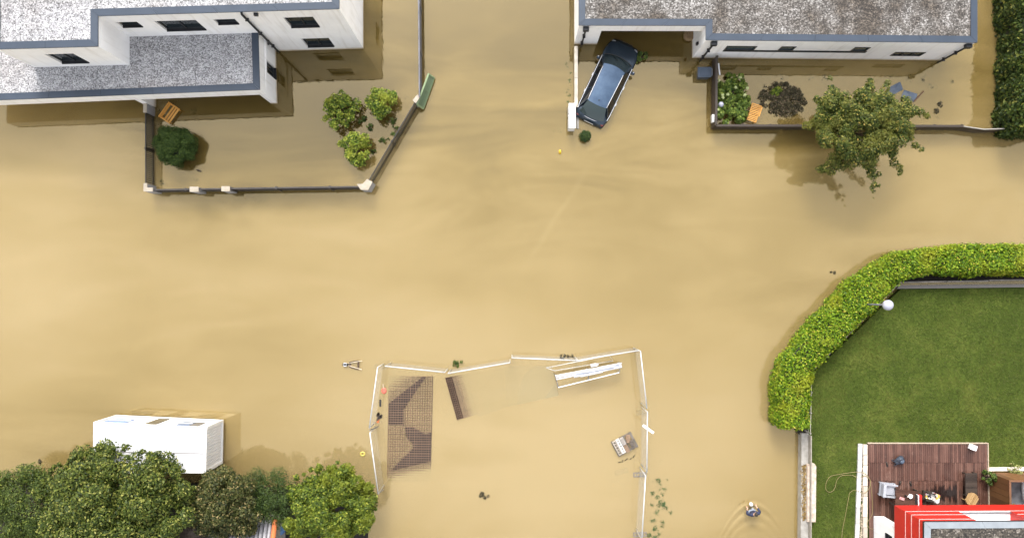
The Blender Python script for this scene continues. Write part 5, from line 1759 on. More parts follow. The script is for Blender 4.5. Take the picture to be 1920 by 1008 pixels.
for px, py, lab in ((1762, 196, 'larger dark clump of leaves floating right of the brown stake'), (1756, 208, 'smaller dark clump of leaves floating below the brown stake')):
    q = P(px, py)
    tag(obj('leaf_clump', clumped([((q.x + random.uniform(-.1, .1), q.y + random.uniform(-.1, .1), -0.01), 0.09) for _ in range(5)], 22, 0.045, 0.5), brown_leaf, loc=q), lab, 'leaf clump', 'floating leaf clumps')

# ================================================================== CONTAINER (bottom left)
ct = thing('site_container', 'white corrugated site container standing in the flood beside the trees', 'container', P(320, 825))
z1c = 2.6
ca = [P(177, 884, z1c), P(384, 884, z1c), P(385.6, 802.5, z1c), P(177.5, 793, z1c)]
ca = [Vector((p.x, p.y)) for p in ca]
cm = MB().prism(offset_poly(ca, 0.03), 0.28, z1c - 0.06)
obj('body', cm, white_paint, ct)
# corrugation ribs on the gable
a_, b_ = ca[1], ca[2]
dd = (b_ - a_).normalized(); nn2 = Vector((dd.y, -dd.x))
cg = MB()
k = 15
for i in range(k):
    p_ = a_ + dd * ((b_ - a_).length * (i + 0.5) / k)
    if i in (0, k - 1): continue
    cg.box((p_.x + nn2.x * 0.0, p_.y, 1.45), (0.06, (b_ - a_).length / k * 0.55, 2.1), math.atan2(nn2.y, nn2.x))
obj('corrugated_end', cg, M('end_white', (0.70, 0.70, 0.72), (0.62, 0.62, 0.65), 2, 0.5), ct)
fm = MB()
for i in range(4):
    p_, q_ = ca[i], ca[(i + 1) % 4]
    fm.beam((p_.x, p_.y, z1c - 0.04), (q_.x, q_.y, z1c - 0.04), 0.12, 0.12)
    fm.beam((p_.x, p_.y, 0.27), (q_.x, q_.y, 0.27), 0.12, 0.14)
obj('frame', fm, M('frame_white', (0.78, 0.78, 0.78), (0.70, 0.70, 0.70), 3, 0.45), ct)
for p_ in ca: obj('corner_post', MB().box((p_.x, p_.y, 1.4), (0.14, 0.14, 2.35)), MATS['frame_white'], ct)
rf = obj('roof', flat(offset_poly(ca, 0.07), z1c - 0.02), M('roof_white', (0.66, 0.66, 0.67), (0.55, 0.55, 0.56), 1.1, 0.5), ct)
mid0, mid1 = ca[0].lerp(ca[3], 0.42), ca[1].lerp(ca[2], 0.42)
obj('roof_seam', MB().beam((mid0.x + .1, mid0.y, z1c - 0.01), (mid1.x - .1, mid1.y, z1c - 0.01), 0.045, 0.02), M('seam_grey', (0.28, 0.27, 0.26), None, 6, 0.6), rf)
# north side openings: blue shutters, brown panels
A, B = Vector((ca[2].x, ca[2].y, 0)), Vector((ca[3].x, ca[3].y, 0))
Ln = (B - A).length
dn = (B - A).normalized(); n3 = Vector((dn.y, -dn.x, 0))
for px0, px1, nm, mt in ((204, 250, 'window', M('shutter_blue', (0.16, 0.24, 0.45), (0.2, 0.28, 0.48), 2, 0.4)), (290, 312, 'door', M('door_olive', (0.13, 0.11, 0.07), None, 2, 0.6)), (352, 378, 'window', M('shutter_steel', (0.14, 0.19, 0.29), None, 2, 0.4)), (380, 396, 'vent', M('vent_grey', (0.16, 0.15, 0.14), None, 2, 0.5))):
    u0 = onwall(A, B, px0, 787)[0]; u1 = onwall(A, B, px1, 787)[0]
    u0, u1 = sorted((max(0.15, min(Ln - 0.15, u0)), max(0.15, min(Ln - 0.15, u1))))
    zc, zh = (1.5, 1.0) if nm != 'door' else (1.3, 1.9)
    p_ = A + dn * (u0 + u1) / 2 - n3 * 0.02
    o = obj(nm, MB().box((p_.x, p_.y, zc), (u1 - u0, 0.06, zh), math.atan2(dn.y, dn.x)), mt, ct)
    if nm == 'window':
        obj('frame', MB().beam((A + dn * u0 + Vector((0, 0, zc))) + n3 * 0.012, (A + dn * u1 + Vector((0, 0, zc))) + n3 * 0.012, 0.05, 0.05), white_paint, o)
p_ = ca[0].lerp(ca[1], 0.9)
jk = MB().tube([(p_.x, p_.y - 0.15, -0.4), (p_.x, p_.y - 0.15, 0.5)], 0.07, 10).box((p_.x - 0.05, p_.y - 0.12, 0.32), (0.7, 0.12, 0.1))
obj('jack', jk, M('teal_jack', (0.08, 0.20, 0.23), (0.25, 0.33, 0.36), 8, 0.5), ct)
for f_ in (0.08, 0.5, 0.92):
    for e in ((0, 1), (3, 2)):
        p_ = ca[e[0]].lerp(ca[e[1]], f_)
        obj('foot', MB().box((p_.x, p_.y + (0.12 if e[0] == 0 else -0.12), -0.1), (0.3, 0.2, 0.7)), concrete, ct)

# ---- trees along the lower left edge
tl = leafmat('olive_tree_leaves', [(0.0, (0.012, 0.024, 0.005)), (0.4, (0.046, 0.068, 0.010)), (0.8, (0.115, 0.14, 0.022)), (1.0, (0.28, 0.27, 0.065))], trans=0.2)
ex = []
for px, py, r_ in ((200, 852, .35), (205, 838, .16), (255, 848, .3), (285, 848, .3), (268, 838, .15), (312, 868, .32), (330, 880, .26), (170, 858, .35), (150, 862, .3), (120, 880, .4), (240, 850, .22), (340, 872, .14), (225, 845, .14), (297, 842, .15), (105, 905, .4), (345, 910, .45), (350, 960, .5)):
    p_ = P(px, py + 8, 3.9)
    ex.append(((p_.x, p_.y, 3.9), r_))
for _ in range(46):
    a_ = random.uniform(3.25, 6.2)
    x, y = 212 + 152 * math.cos(a_) * random.uniform(0.93, 1.05), 955 + 112 * math.sin(a_) * random.uniform(0.95, 1.06)
    p_ = P(x, y, 3.9)
    ex.append(((p_.x, p_.y, 3.6 + random.uniform(-.3, .4)), random.uniform(0.08, 0.2)))
q = P(212, 955, 4.0); g_ = P(275, 912)
tree('leafy_tree', 'large olive-green tree leaning over the white container roof', 'tree', (g_.x, g_.y, -0.4), (q.x, q.y, 3.3), (3.7, 2.9, 2.0), 165, (0.34, 0.66), 340, 0.076, tl, 'trees along the lower edge', -0.15, 0.4, ex, 0.5, 0.2, 0.12)
tl2 = leafmat('dull_brown_green_leaves', [(0.0, (0.012, 0.019, 0.005)), (0.45, (0.042, 0.052, 0.012)), (0.85, (0.105, 0.105, 0.030)), (1.0, (0.28, 0.21, 0.09))], trans=0.2)
q = P(418, 950, 3.0); g_ = P(430, 930)
ex = [((P(x, y, 3.0).x, P(x, y, 3.0).y, 2.9), r_) for x, y, r_ in ((400, 894, .3), (430, 892, .3), (460, 905, .3), (385, 905, .3), (445, 895, .18), (380, 985, .5), (440, 990, .4))]
tree('leafy_tree', 'dull brownish-green tree right below the container corner', 'tree', (g_.x, g_.y, -0.4), (q.x, q.y, 2.5), (1.85, 1.8, 1.35), 75, (0.26, 0.5), 300, 0.066, tl2, 'trees along the lower edge', -0.15, 0.4, ex, 0.5, 0.14, 0.12)
con2 = leafmat('teal_conifer_needles', [(0.0, (0.014, 0.030, 0.007)), (0.6, (0.038, 0.064, 0.013)), (1.0, (0.085, 0.12, 0.024))], trans=0.1)
q = P(500, 935, 2.2); g_ = P(520, 920)
ex = [((P(x, y, 2.2).x, P(x, y, 2.2).y, 2.0), r_) for x, y, r_ in ((490, 910, .4), (520, 908, .4), (550, 908, .35), (565, 912, .3), (475, 915, .35), (540, 930, .5), (510, 965, .5), (480, 960, .5))]
tree('conifer_shrub', 'bluish-green conifer between the brownish tree and the yellow-green bush', 'shrub', (g_.x, g_.y, -0.4), (q.x, q.y, 1.8), (1.8, 1.4, 0.9), 110, (0.25, 0.45), 150, 0.05, con2, 'trees along the lower edge', -0.15, 0.4, ex, 0.3, 0.12, 0.1)
tl3 = leafmat('yellow_green_leaves', [(0.0, (0.022, 0.042, 0.006)), (0.4, (0.068, 0.105, 0.012)), (0.8, (0.135, 0.18, 0.019)), (1.0, (0.30, 0.31, 0.04))], patch=(0.17, 0.19, 0.014), patch_scale=0.6)
q = P(615, 955, 2.6); g_ = P(640, 930)
ragged = []
for _ in range(30):
    a_ = random.uniform(3.2, 6.6)
    p_ = P(612 + 88 * math.cos(a_) * random.uniform(0.95, 1.08), 955 + 72 * math.sin(a_) * random.uniform(0.95, 1.1), 2.5)
    ragged.append(((p_.x, p_.y, 2.2 + random.uniform(-.3, .3)), random.uniform(0.07, 0.17)))
ex = [((P(x, y, 2.6).x, P(x, y, 2.6).y, 2.4), r_) for x, y, r_ in ((560, 925, .4), (590, 905, .35), (630, 895, .4), (665, 905, .4), (690, 915, .3), (625, 880, .2), (632, 868, .1), (640, 875, .1), (612, 880, .08), (600, 876, .07), (685, 950, .4), (680, 980, .4), (640, 885, .3), (596, 880, .07), (650, 884, .08))] + ragged
tree('leafy_bush', 'bright yellow-green bush nearest the wire site fence at the lower edge', 'shrub', (g_.x, g_.y, -0.4), (q.x, q.y, 2.0), (2.3, 1.85, 1.25), 105, (0.26, 0.52), 300, 0.07, tl3, 'trees along the lower edge', -0.15, 0.4, ex, 0.5, 0.12, 0.12)
tl4 = leafmat('soft_green_leaves', [(0.0, (0.018, 0.034, 0.006)), (0.5, (0.046, 0.072, 0.012)), (0.9, (0.10, 0.13, 0.020)), (1.0, (0.24, 0.25, 0.05))], patch=(0.075, 0.10, 0.02), patch_scale=0.8, trans=0.15)
q = P(40, 960, 3.0); g_ = P(90, 930)
ex = [((P(x, y, 3.0).x, P(x, y, 3.0).y, 2.8), r_) for x, y, r_ in ((10, 900, .4), (45, 893, .35), (85, 900, .35), (65, 890, .2), (60, 886, .1), (50, 880, .07), (92, 888, .12), (-20, 905, .5), (110, 915, .4))]
tree('feathery_tree', 'soft green feathery tree in the lower corner left of the large tree', 'tree', (g_.x, g_.y, -0.4), (q.x, q.y, 2.3), (2.7, 2.0, 1.5), 100, (0.32, 0.58), 260, 0.062, tl4, 'trees along the lower edge', -0.15, 0.4, ex, 0.35, 0.14, 0.1)
# ground under the trees and the tiled roof
bank = [P(-300, 1300, 0), P(690, 1300, 0), P(690, 935, 0), P(560, 915, 0), P(360, 905, 0), P(100, 900, 0), P(-300, 890, 0)]
tag(obj('bank', MB().prism(bank, ZB, 0.06), soil), kind='structure')
hs2 = thing('tiled_house', 'house with grey ridged roof tiles and orange verge at the lower edge', 'house', P(480, 1020))
tmb = MB()
ra, rb = P(418, 1000, 2.6), P(512, 973, 2.6)
tmat = islandmat('grey_roof_tiles', [(0.2, (0.15, 0.145, 0.155)), (0.8, (0.30, 0.29, 0.30))], 0.6, bmp=0.4, bscale=12)
nrow, ncol = 12, 15
ridge_dir = Vector((1, 0.03, 0)).normalized()
down = Vector((0.03, -1, 0.55)).normalized()
o0 = Vector((P(512, 973, 2.0).x, P(512, 973, 2.0).y, 2.0))
for i in range(ncol):
    for j in range(nrow):
        s_ = o0 - ridge_dir * (0.22 * (i + 0.5)) + down * (0.36 * j) + Vector((0, 0, 0.012 * (j % 2)))
        e_ = s_ + down * 0.40 + Vector((0, 0, -0.02))
        tmb.tube([s_, e_], [0.10, 0.10], 6)
obj('roof_tiles', tmb, tmat, hs2)['kind'] = 'stuff'
s_ = o0 + ridge_dir * 0.13
vm = MB()
for j in range(13): vm.tube([s_ + down * (0.36 * j) + Vector((0, 0, 0.07)), s_ + down * (0.36 * j + 0.39) + Vector((0, 0, 0.05))], 0.13, 10)
obj('verge_tiles', vm, islandmat('terracotta', [(0.2, (0.42, 0.10, 0.03)), (0.8, (0.58, 0.17, 0.05))], 0.7, bmp=0.3), hs2)
vm = MB()
w0 = o0 + Vector((-5.2, -0.3, 0)); w1 = o0 + Vector((0.1, -0.3, 0))
vm.prism([Vector((w0.x, w0.y - 4)), Vector((w1.x, w1.y - 4)), Vector((w1.x, w1.y)), Vector((w0.x, w0.y))], ZB, 1.75)
obj('wall', vm, concrete, hs2)
sl_ = MB()
c_ = [o0 - Vector((0, 0, 0.12)) - ridge_dir * 5.3, o0 - Vector((0, 0, 0.12)) + ridge_dir * 0.2]
sl_.add([c_[0], c_[1], c_[1] + down * 4.4, c_[0] + down * 4.4], [(0, 1, 2, 3)])
obj('roof_deck', sl_, dark_wood, hs2)
q = P(529, 984)
t = thing('rain_barrel', 'blue plastic rain barrel half hidden by the yellow-green bush', 'barrel', (q.x, q.y, 0))
obj('body', MB().lathe((q.x, q.y, 0), [(0.3, 0), (0.36, 0.3), (0.36, 0.7), (0.31, 1.0)], 18), M('barrel_blue', (0.05, 0.14, 0.36), (0.08, 0.2, 0.45), 3, 0.4), t, smooth=True)
obj('lid', MB().lathe((q.x, q.y, 1.0), [(0.32, 0), (0.32, 0.03), (0.05, 0.05)], 18), M('barrel_lid', (0.10, 0.22, 0.45), (0.16, 0.28, 0.5), 5, 0.4), t)

# ================================================================== FLOODED BUILDING SITE
PH = 1.9
wire = M('fence_wire', (0.52, 0.53, 0.54), (0.45, 0.46, 0.47), 6, 0.4, 0.5)


def site_panel(a_px, b_px, label, foot=True, z=PH):
    a_, b_ = P(*a_px, z), P(*b_px, z)
    t = thing('fence_panel', label, 'fence panel', (a_.lerp(b_, 0.5).x, a_.lerp(b_, 0.5).y, 0), group='temporary site fence panels')
    d = (b_ - a_).normalized()
    lo_ = -0.1
    fr = MB()
    fr.tube([(a_.x, a_.y, -0.25), (a_.x, a_.y, z), (b_.x, b_.y, z), (b_.x, b_.y, -0.25)], 0.032, 8)
    fr.tube([(a_.x, a_.y, -0.11), (b_.x, b_.y, -0.11)], 0.02, 6)
    obj('frame', fr, galv, t, smooth=True)
    wm_ = MB()
    L = (b_ - a_).length
    for i in range(1, int(L / 0.1)):
        p_ = a_ + d * (0.1 * i)
        wm_.tube([(p_.x, p_.y, 0.0), (p_.x, p_.y, z)], 0.0025, 3, False)
    for k in range(1, 8):
        wm_.tube([(a_.x, a_.y, z * k / 8), (b_.x, b_.y, z * k / 8)], 0.003, 3, False)
    o = obj('mesh_infill', wm_, wire, t)
    return t


panels = [((708, 688), (692.5, 802), 'wire fence panel on the left side, nearer the top corner'),
          ((693.5, 811), (709, 925), 'wire fence panel on the left side, ending at the yellow-green bush'),
          ((722, 686), (834, 697.5), 'wire fence panel along the top, above the rusty mesh stack'),
          ((840, 699.5), (956, 679.5), 'wire fence panel along the top, above the small tilted mat'),
          ((960, 670.5), (1082, 675.5), 'wire fence panel along the top, left of the pipe rack'),
          ((1084, 675), (1198, 656.5), 'wire fence panel along the top, behind the pipe rack'),
          ((1201, 658), (1213, 765), 'wire fence panel on the right side, nearest the pipe rack'),
          ((1214, 772), (1213, 884), 'wire fence panel on the right side, crossed by the white plank'),
          ((1210.5, 891), (1203.5, 1012), 'wire fence panel on the right side, lowest in the picture')]
for a_, b_, lab in panels: site_panel(a_, b_, lab)
# braces of the fence
for p_, q_, lab in (((693, 806), (709, 799), 'dark steel brace at the middle of the left fence side'), ((709, 925), (719, 917), 'thin steel brace at the lower end of the left fence side')):
    a_, b_ = P(*p_, 1.6), P(*q_, 0.1)
    tag(obj('steel_brace', MB().tube([a_, b_], 0.03, 8), grey_steel, loc=b_), lab, 'brace', 'fence braces')
# perforated foot blocks
def hollow_block(mb, c, sx, sy, h, nx, ny, rz, wallt=0.03):
    """a block with open cells, built of its outer walls and webs"""
    m_ = Matrix.Rotation(rz, 3, 'Z')
    c = Vector(c)
    for i in range(nx + 1):
        x = -sx / 2 + wallt / 2 + (sx - wallt) * i / nx
        mb.box(c + m_ @ Vector((x, 0, h / 2)), (wallt, sy, h), rz)
    for j in range(ny + 1):
        y = -sy / 2 + wallt / 2 + (sy - wallt) * j / ny
        for i in range(nx):
            x0_ = -sx / 2 + wallt + (sx - wallt) * i / nx
            x1_ = -sx / 2 + (sx - wallt) * (i + 1) / nx
            mb.box(c + m_ @ Vector(((x0_ + x1_) / 2, y, h / 2)), (x1_ - x0_, wallt, h), rz)
    mb.box(c + Vector((0, 0, 0.02)), (sx - 0.01, sy - 0.01, 0.02), rz)
for px, py, zt_, lab in ((1200, 889, 0.02, 'grey perforated foot block under the right fence joint'), (1200, 1001, 0.03, 'grey perforated foot block at the lowest right fence end'), (1205, 773, -0.02, 'sunken foot block at the upper right fence joint'), (714, 687, -0.02, 'sunken foot block at the top left fence corner'), (1165, 884, -0.035, 'sunken perforated block below the brick pallet')):
    q = P(px, py)
    mb = MB()
    hollow_block(mb, (q.x, q.y, zt_ - 0.14), 0.72, 0.25, 0.14, 4, 1, R(2) if px != 1165 else R(12), 0.05)
    tag(obj('foot_block', mb, M('foot_grey', (0.13, 0.115, 0.10), (0.20, 0.18, 0.16), 8, 0.85), loc=q), lab, 'foot block', 'fence foot blocks')

# rusty reinforcing mesh stack
def warp_stack(name, label, quad_px, nx, ny, zfn, bar_r, with_sheet, cat='mesh mat', layers=2):
    c = [P(*q) for q in quad_px]                  # tl, tr, br, bl at z=0
    def at(u, v): return c[0].lerp(c[1], u).lerp(c[3].lerp(c[2], u), v)
    mid_ = at(0.5, 0.5)
    t = thing(name, label, cat, (mid_.x, mid_.y, -0.2))
    for L in range(layers):
        mb = MB()
        dz = -0.03 * L
        su = 0.0
        for i in range(nx + 1):
            pts = []
            for j in range(0, ny * 2 + 1):
                u, v = min(1, i / nx + su), j / (ny * 2)
                p_ = at(u, v); pts.append((p_.x, p_.y, zfn(u, v) + dz))
            mb.tube(pts, bar_r, 5)
        for j in range(ny + 1):
            pts = []
            for i in range(0, nx + 1):
                u, v = i / nx, j / ny
                p_ = at(u, v); pts.append((p_.x, p_.y, zfn(u, v) + dz + bar_r * 1.2))
            mb.tube(pts, bar_r, 5)
        obj('mesh_layer', mb, rust, t)
    if with_sheet:  # dark sheet added under the bars so the holes read as shaded depth
        N_ = 60
        vs, fs = [], []
        for i in range(N_ + 1):
            for j in range(N_ + 1):
                u, v = i / N_, j / N_
                p_ = at(u, v); vs.append((p_.x, p_.y, with_sheet(u, v)))
        for i in range(N_):
            for j in range(N_):
                fs.append((i * (N_ + 1) + j, i * (N_ + 1) + j + 1, (i + 1) * (N_ + 1) + j + 1, (i + 1) * (N_ + 1) + j))
        obj('shade_sheet', MB().add(vs, fs), M('stack_shade', (0.045, 0.034, 0.026), (0.028, 0.022, 0.018), 3, 0.6), t, smooth=True)
    return t


def gauss(u, v, cu, cv, su, sv): return math.exp(-((u - cu) / su) ** 2 - ((v - cv) / sv) ** 2)
def zmesh(u, v):
    tl_ = smoothstep(1.0, -0.35, u + v * 3.0)          # top left corner dips
    br_ = smoothstep(0.83, 1.06, v + 0.10 * (u - 0.4))          # lower end dips
    return 0.03 - 0.105 * tl_ - 0.15 * br_
def patch_a(u, v):      # silty pool in upper right
    f_ = (u - (0.86 - 1.6 * v if v < 0.32 else 0.36 - 0.0 * v)) * 3.2
    return smoothstep(-0.1, 0.65, f_) * smoothstep(0.52, 0.40, v - 0.03 * math.sin(9 * u)) * smoothstep(-0.02, 0.08, v)
def patch_b(u, v):      # silty pool in lower left
    lim_ = 0.30 + 0.18 * math.exp(-((v - 0.66) / 0.06) ** 2) - max(0, (v - 0.74)) * 2.2
    return smoothstep(0.13, -0.10, u - lim_) * smoothstep(0.45, 0.54, v)
def zsheet(u, v):
    return min(zmesh(u, v) - 0.022, 0.014) - 0.30 * max(patch_a(u, v), patch_b(u, v))
warp_stack('reinforcing_mesh_stack', 'long stack of rusty reinforcing mesh partly drowned inside the site fence', [(729.5, 705.5), (811.5, 705.5), (807, 904), (726.5, 903)], 18, 44, zmesh, 0.017, zsheet)
def zm2(u, v): return 0.02 - 0.125 * max(0, (u - 0.22) / 0.78)
warp_stack('tilted_mesh_mat', 'narrow rusty mesh mat tilting under water beside the long mesh stack', [(835, 708), (892, 698), (912, 770), (857, 786)], 18, 20, zm2, 0.017, lambda u, v: zm2(u, v) - 0.02, layers=1)
# pale sheets sunk under the surface
def sunk_sheet(quad, z, col, lab):
    c = [P(*q) for q in quad]
    N_ = 12
    vs, fs = [], []
    for i in range(N_ + 1):
        for j in range(N_ + 1):
            u, v = i / N_, j / N_
            p_ = c[0].lerp(c[1], u).lerp(c[3].lerp(c[2], u), v)
            vs.append((p_.x, p_.y, z(u, v)))
    for i in range(N_):
        for j in range(N_): fs.append((i * (N_ + 1) + j, i * (N_ + 1) + j + 1, (i + 1) * (N_ + 1) + j + 1, (i + 1) * (N_ + 1) + j))
    mid_ = c[0].lerp(c[2], 0.5)
    tag(obj('sunken_sheet', MB().add(vs, fs), M('sunken_grey_green', col, tuple(x * 0.9 for x in col), 1.2, 0.8), loc=(mid_.x, mid_.y, -0.2)), lab, 'sheet', 'sheets sunk in the site')
sunk_sheet([(945, 686), (1036, 686), (1047, 741), (950, 763)], lambda u, v: -0.055 + 0.045 * u * (0.3 + 0.7 * v), (0.20, 0.235, 0.20), 'grey-green sheet under water left of the pipe rack')
sunk_sheet([(872, 703), (944, 690), (949, 764), (895, 783)], lambda u, v: -0.08 - 0.02 * u, (0.20, 0.235, 0.20), 'faint pale sheet deep under water right of the tilted mesh mat')

# white pipe rack
rk = thing('pipe_rack', 'slim steel rack with legs holding the white pipes', 'rack', P(1100, 703))
rmb = MB()
f0, f1, g0_, g1_ = P(1047, 726, 0.75), P(1161, 698, 0.75), P(1041, 704, 0.75), P(1163, 680.5, 0.75)
rmb.tube([f0, f1], 0.028, 8)
rmb.tube([g0_, g1_], 0.028, 8)
obj('rail', rmb, galv, rk)
for f_ in (0.0, 0.5, 1.0):
    a_, b_ = f0.lerp(f1, f_), g0_.lerp(g1_, f_)
    obj('cross_bar', MB().tube([a_, b_], 0.022, 6), grey_steel, rk)
    for p_ in (a_, b_): obj('leg', MB().tube([p_, (p_.x, p_.y, -0.4)], 0.022, 6), grey_steel, rk)
k_ = [(1042, 707.5, 1085, 698.5, 0.035), (1043, 711, 1100, 699, 0.035), (1072, 703, 1165, 683.5, 0.055), (1076, 706, 1166, 687, 0.055), (1092, 698.5, 1152, 686.5, 0.05), (1080, 700, 1160, 681.5, 0.045), (1088, 705, 1130, 696, 0.06), (1044, 704.5, 1166, 680, 0.03)]
wp = M('white_pipe', (0.66, 0.67, 0.71), (0.52, 0.54, 0.60), 3, 0.35)
for i, (xa, ya, xb, yb, r_) in enumerate(k_):
    z = 0.84 + 0.09 * (i in (4, 5, 6)) 
    tag(obj('white_pipe', MB().tube([P(xa, ya, z), P(xb, yb, z)], r_, 12), wp, loc=P(xa, ya, z), smooth=True), 'long white pipe in the loose bundle lying on the steel rack', 'pipe', 'white pipes on the rack')
q = P(1113, 684, 0.92)
tag(obj('white_bracket', MB().box(q, (0.32, 0.16, 0.12), R(10)).box(q + Vector((0.18, 0.02, 0.06)), (0.14, 0.1, 0.08), R(40)), wp, loc=q, bevel=0.015), 'chunky white fitting lying on top of the white pipes', 'fitting')
# thin loose frame behind the rack
a_, b_, c_, d_ = P(1024, 689, 0.5), P(1142, 666, 0.5), P(1150, 676, 0.12), P(1040, 694.5, 0.12)
fm = MB().tube([a_, b_, c_, d_, a_], 0.02, 6)
tag(obj('leaning_frame', fm, galv, loc=(a_.x, a_.y, 0), smooth=True), 'thin empty steel frame leaning between the pipe rack and top fence', 'frame')
# white plank over the fence
tag(obj('white_plank', MB().beam(P(1205.5, 796.5, 1.97), P(1225.5, 811, 1.97), 0.13, 0.04), white_paint, loc=P(1215, 803, 1.95)), 'short white plank lying across the right fence panel', 'plank')

# pallet of hollow bricks
q = P(1171, 832)
prz = math.radians(28)
pal = thing('pallet', 'grey wooden pallet carrying hollow bricks in the flood', 'pallet', (q.x, q.y, -0.1), prz)
mb = MB()
for i in range(6): mb.box((-0.55 + 0.22 * i, 0, 0.13), (0.12, 0.92, 0.025))
obj('top_boards', mb, M('grey_pallet', (0.16, 0.14, 0.12), (0.10, 0.085, 0.07), 6, 0.8), pal, local=True)
for y in (-0.4, 0, 0.4): obj('bearer', MB().box((0, y, 0.06), (1.2, 0.1, 0.11)), MATS['grey_pallet'], pal, local=True)
mr = Matrix.Rotation(prz, 3, 'Z')
bricks = [(-0.46, 0.05, 'cream', 0, 'pale hollow brick at the outer left end of the pallet'), (-0.24, 0.05, 'white', 0, 'white hollow brick, second from the left on the pallet'), (-0.01, 0.22, 'pale', 0, 'greyish hollow brick in the middle row, upper'), (-0.01, -0.22, 'tan', 0, 'brown hollow brick in the middle row, lower'),
          (0.30, 0.20, 'tan', -25, 'brown hollow brick lying turned near the pallet end'), (0.36, -0.16, 'dark', -8, 'dark wet hollow brick at the inner pallet corner')]
bc = {'cream': M('cream_brick', (0.40, 0.35, 0.29), (0.28, 0.24, 0.19), 9, 0.85), 'white': M('white_brick', (0.66, 0.64, 0.60), (0.50, 0.47, 0.43), 9, 0.85), 'pale': M('pale_brick', (0.36, 0.33, 0.30), (0.28, 0.25, 0.22), 9, 0.85), 'tan': M('tan_brick', (0.30, 0.20, 0.13), (0.2, 0.13, 0.08), 9, 0.85), 'dark': M('dark_brick', (0.09, 0.075, 0.06), (0.15, 0.12, 0.10), 9, 0.85)}
for x, y, k, rz_, lab in bricks:
    long_ = k in ('white', 'cream')
    p_ = q + mr @ Vector((x, y, 0))
    mb = MB()
    hollow_block(mb, (p_.x, p_.y, 0.045), 0.20, 0.82 if long_ else 0.40, 0.2, 1 if long_ else 2, 5 if long_ else 3, prz + R(rz_), 0.045)
    tag(obj('hollow_brick', mb, bc[k], loc=(p_.x, p_.y, 0.045)), lab, 'brick', 'hollow bricks on the pallet')
for i in range(5):
    p_ = P(1160 + 7 * i + random.uniform(-2, 2), 868 - 3 * i + random.uniform(-4, 4))
    tag(obj('wood_offcut', MB().box((p_.x, p_.y, -0.02), (random.uniform(0.1, 0.24), 0.05, 0.04), R(random.uniform(0, 180))), dark_wood, loc=p_), 'small dark offcut of wood floating just below the brick pallet', 'offcut', 'wood offcuts below the pallet')

# half-sunk wheelbarrow
q = P(661, 683)
wbw = thing('wheelbarrow', 'half-sunk wheelbarrow with upturned handles left of the site fence', 'wheelbarrow', (q.x, q.y, -0.05), R(-2))
for s in (-1, 1): obj('handle', MB().tube([(-0.25, s * 0.05, 0.06), (0.05, s * 0.13, 0.13), (0.55, s * 0.24, 0.19)], 0.022, 8), M('pale_handle', (0.55, 0.46, 0.33), (0.4, 0.33, 0.24), 8, 0.6), wbw, local=True)
obj('tray', MB().add([(-0.16, -0.15, 0.12), (0.36, -0.26, 0.15), (0.36, 0.26, 0.15), (-0.16, 0.15, 0.12), (-0.06, -0.08, 0.03), (0.26, -0.15, 0.03), (0.26, 0.15, 0.03), (-0.06, 0.08, 0.03)], [(4, 5, 6, 7), (0, 1, 5, 4), (1, 2, 6, 5), (2, 3, 7, 6), (3, 0, 4, 7)]), M('rusty_tray', (0.05, 0.03, 0.028), (0.10, 0.06, 0.05), 9, 0.7), wbw, local=True)
wl_ = obj('wheel', MB().tube([(-0.38, -0.05, 0.06), (-0.38, 0.05, 0.06)], 0.17, 18), tyre_m, wbw, local=True)
obj('rim', MB().tube([(-0.38, -0.058, 0.06), (-0.38, 0.058, 0.06)], 0.11, 14), galv, wl_, local=True)
obj('axle_bracket', MB().box((-0.38, 0.0, 0.2), (0.16, 0.2, 0.03)), galv, wbw, local=True)

# red bucket-like shovel blade and dark junk in the left strip
q = P(720, 732)
t = thing('red_shovel', 'faded red plastic shovel floating beside the mesh stack', 'shovel', q)
obj('blade', MB().lathe(q + Vector((0, 0, -0.02)), [(0.10, 0), (0.15, 0.03), (0.13, 0.06), (0.05, 0.05)], 14, (1, 1.2)), M('faded_red', (0.60, 0.16, 0.10), (0.5, 0.12, 0.08), 6, 0.5), t, smooth=True)
obj('handle', MB().tube([q + Vector((-0.03, 0.15, 0.03)), q + Vector((-0.05, 0.38, 0.02))], 0.022, 8), M('pale_handle', (0.55, 0.46, 0.33)), t)
q = P(713, 755)
tag(obj('black_tray', MB().box((q.x, q.y, 0.01), (0.10, 0.38, 0.05)), black_paint, loc=q, bevel=0.01), 'narrow black plastic strip floating below the red shovel', 'strip')
q = P(712, 779)
mb = MB()
for _ in range(9): mb.box((q.x + random.uniform(-.12, .12), q.y + random.uniform(-.2, .2), 0.02), (random.uniform(.08, .22), random.uniform(.05, .1), 0.06), random.uniform(0, 3))
tag(obj('scrap_pile', mb, dark_wood, loc=q), 'dark heap of wooden scrap inside the left fence side', 'scrap')
q = P(709, 788)
tag(obj('terracotta_tile', MB().box((q.x, q.y, 0.0), (0.11, 0.24, 0.04), R(-12)), MATS['terracotta'], loc=q), 'reddish tile fragment below the dark wooden scrap', 'tile')
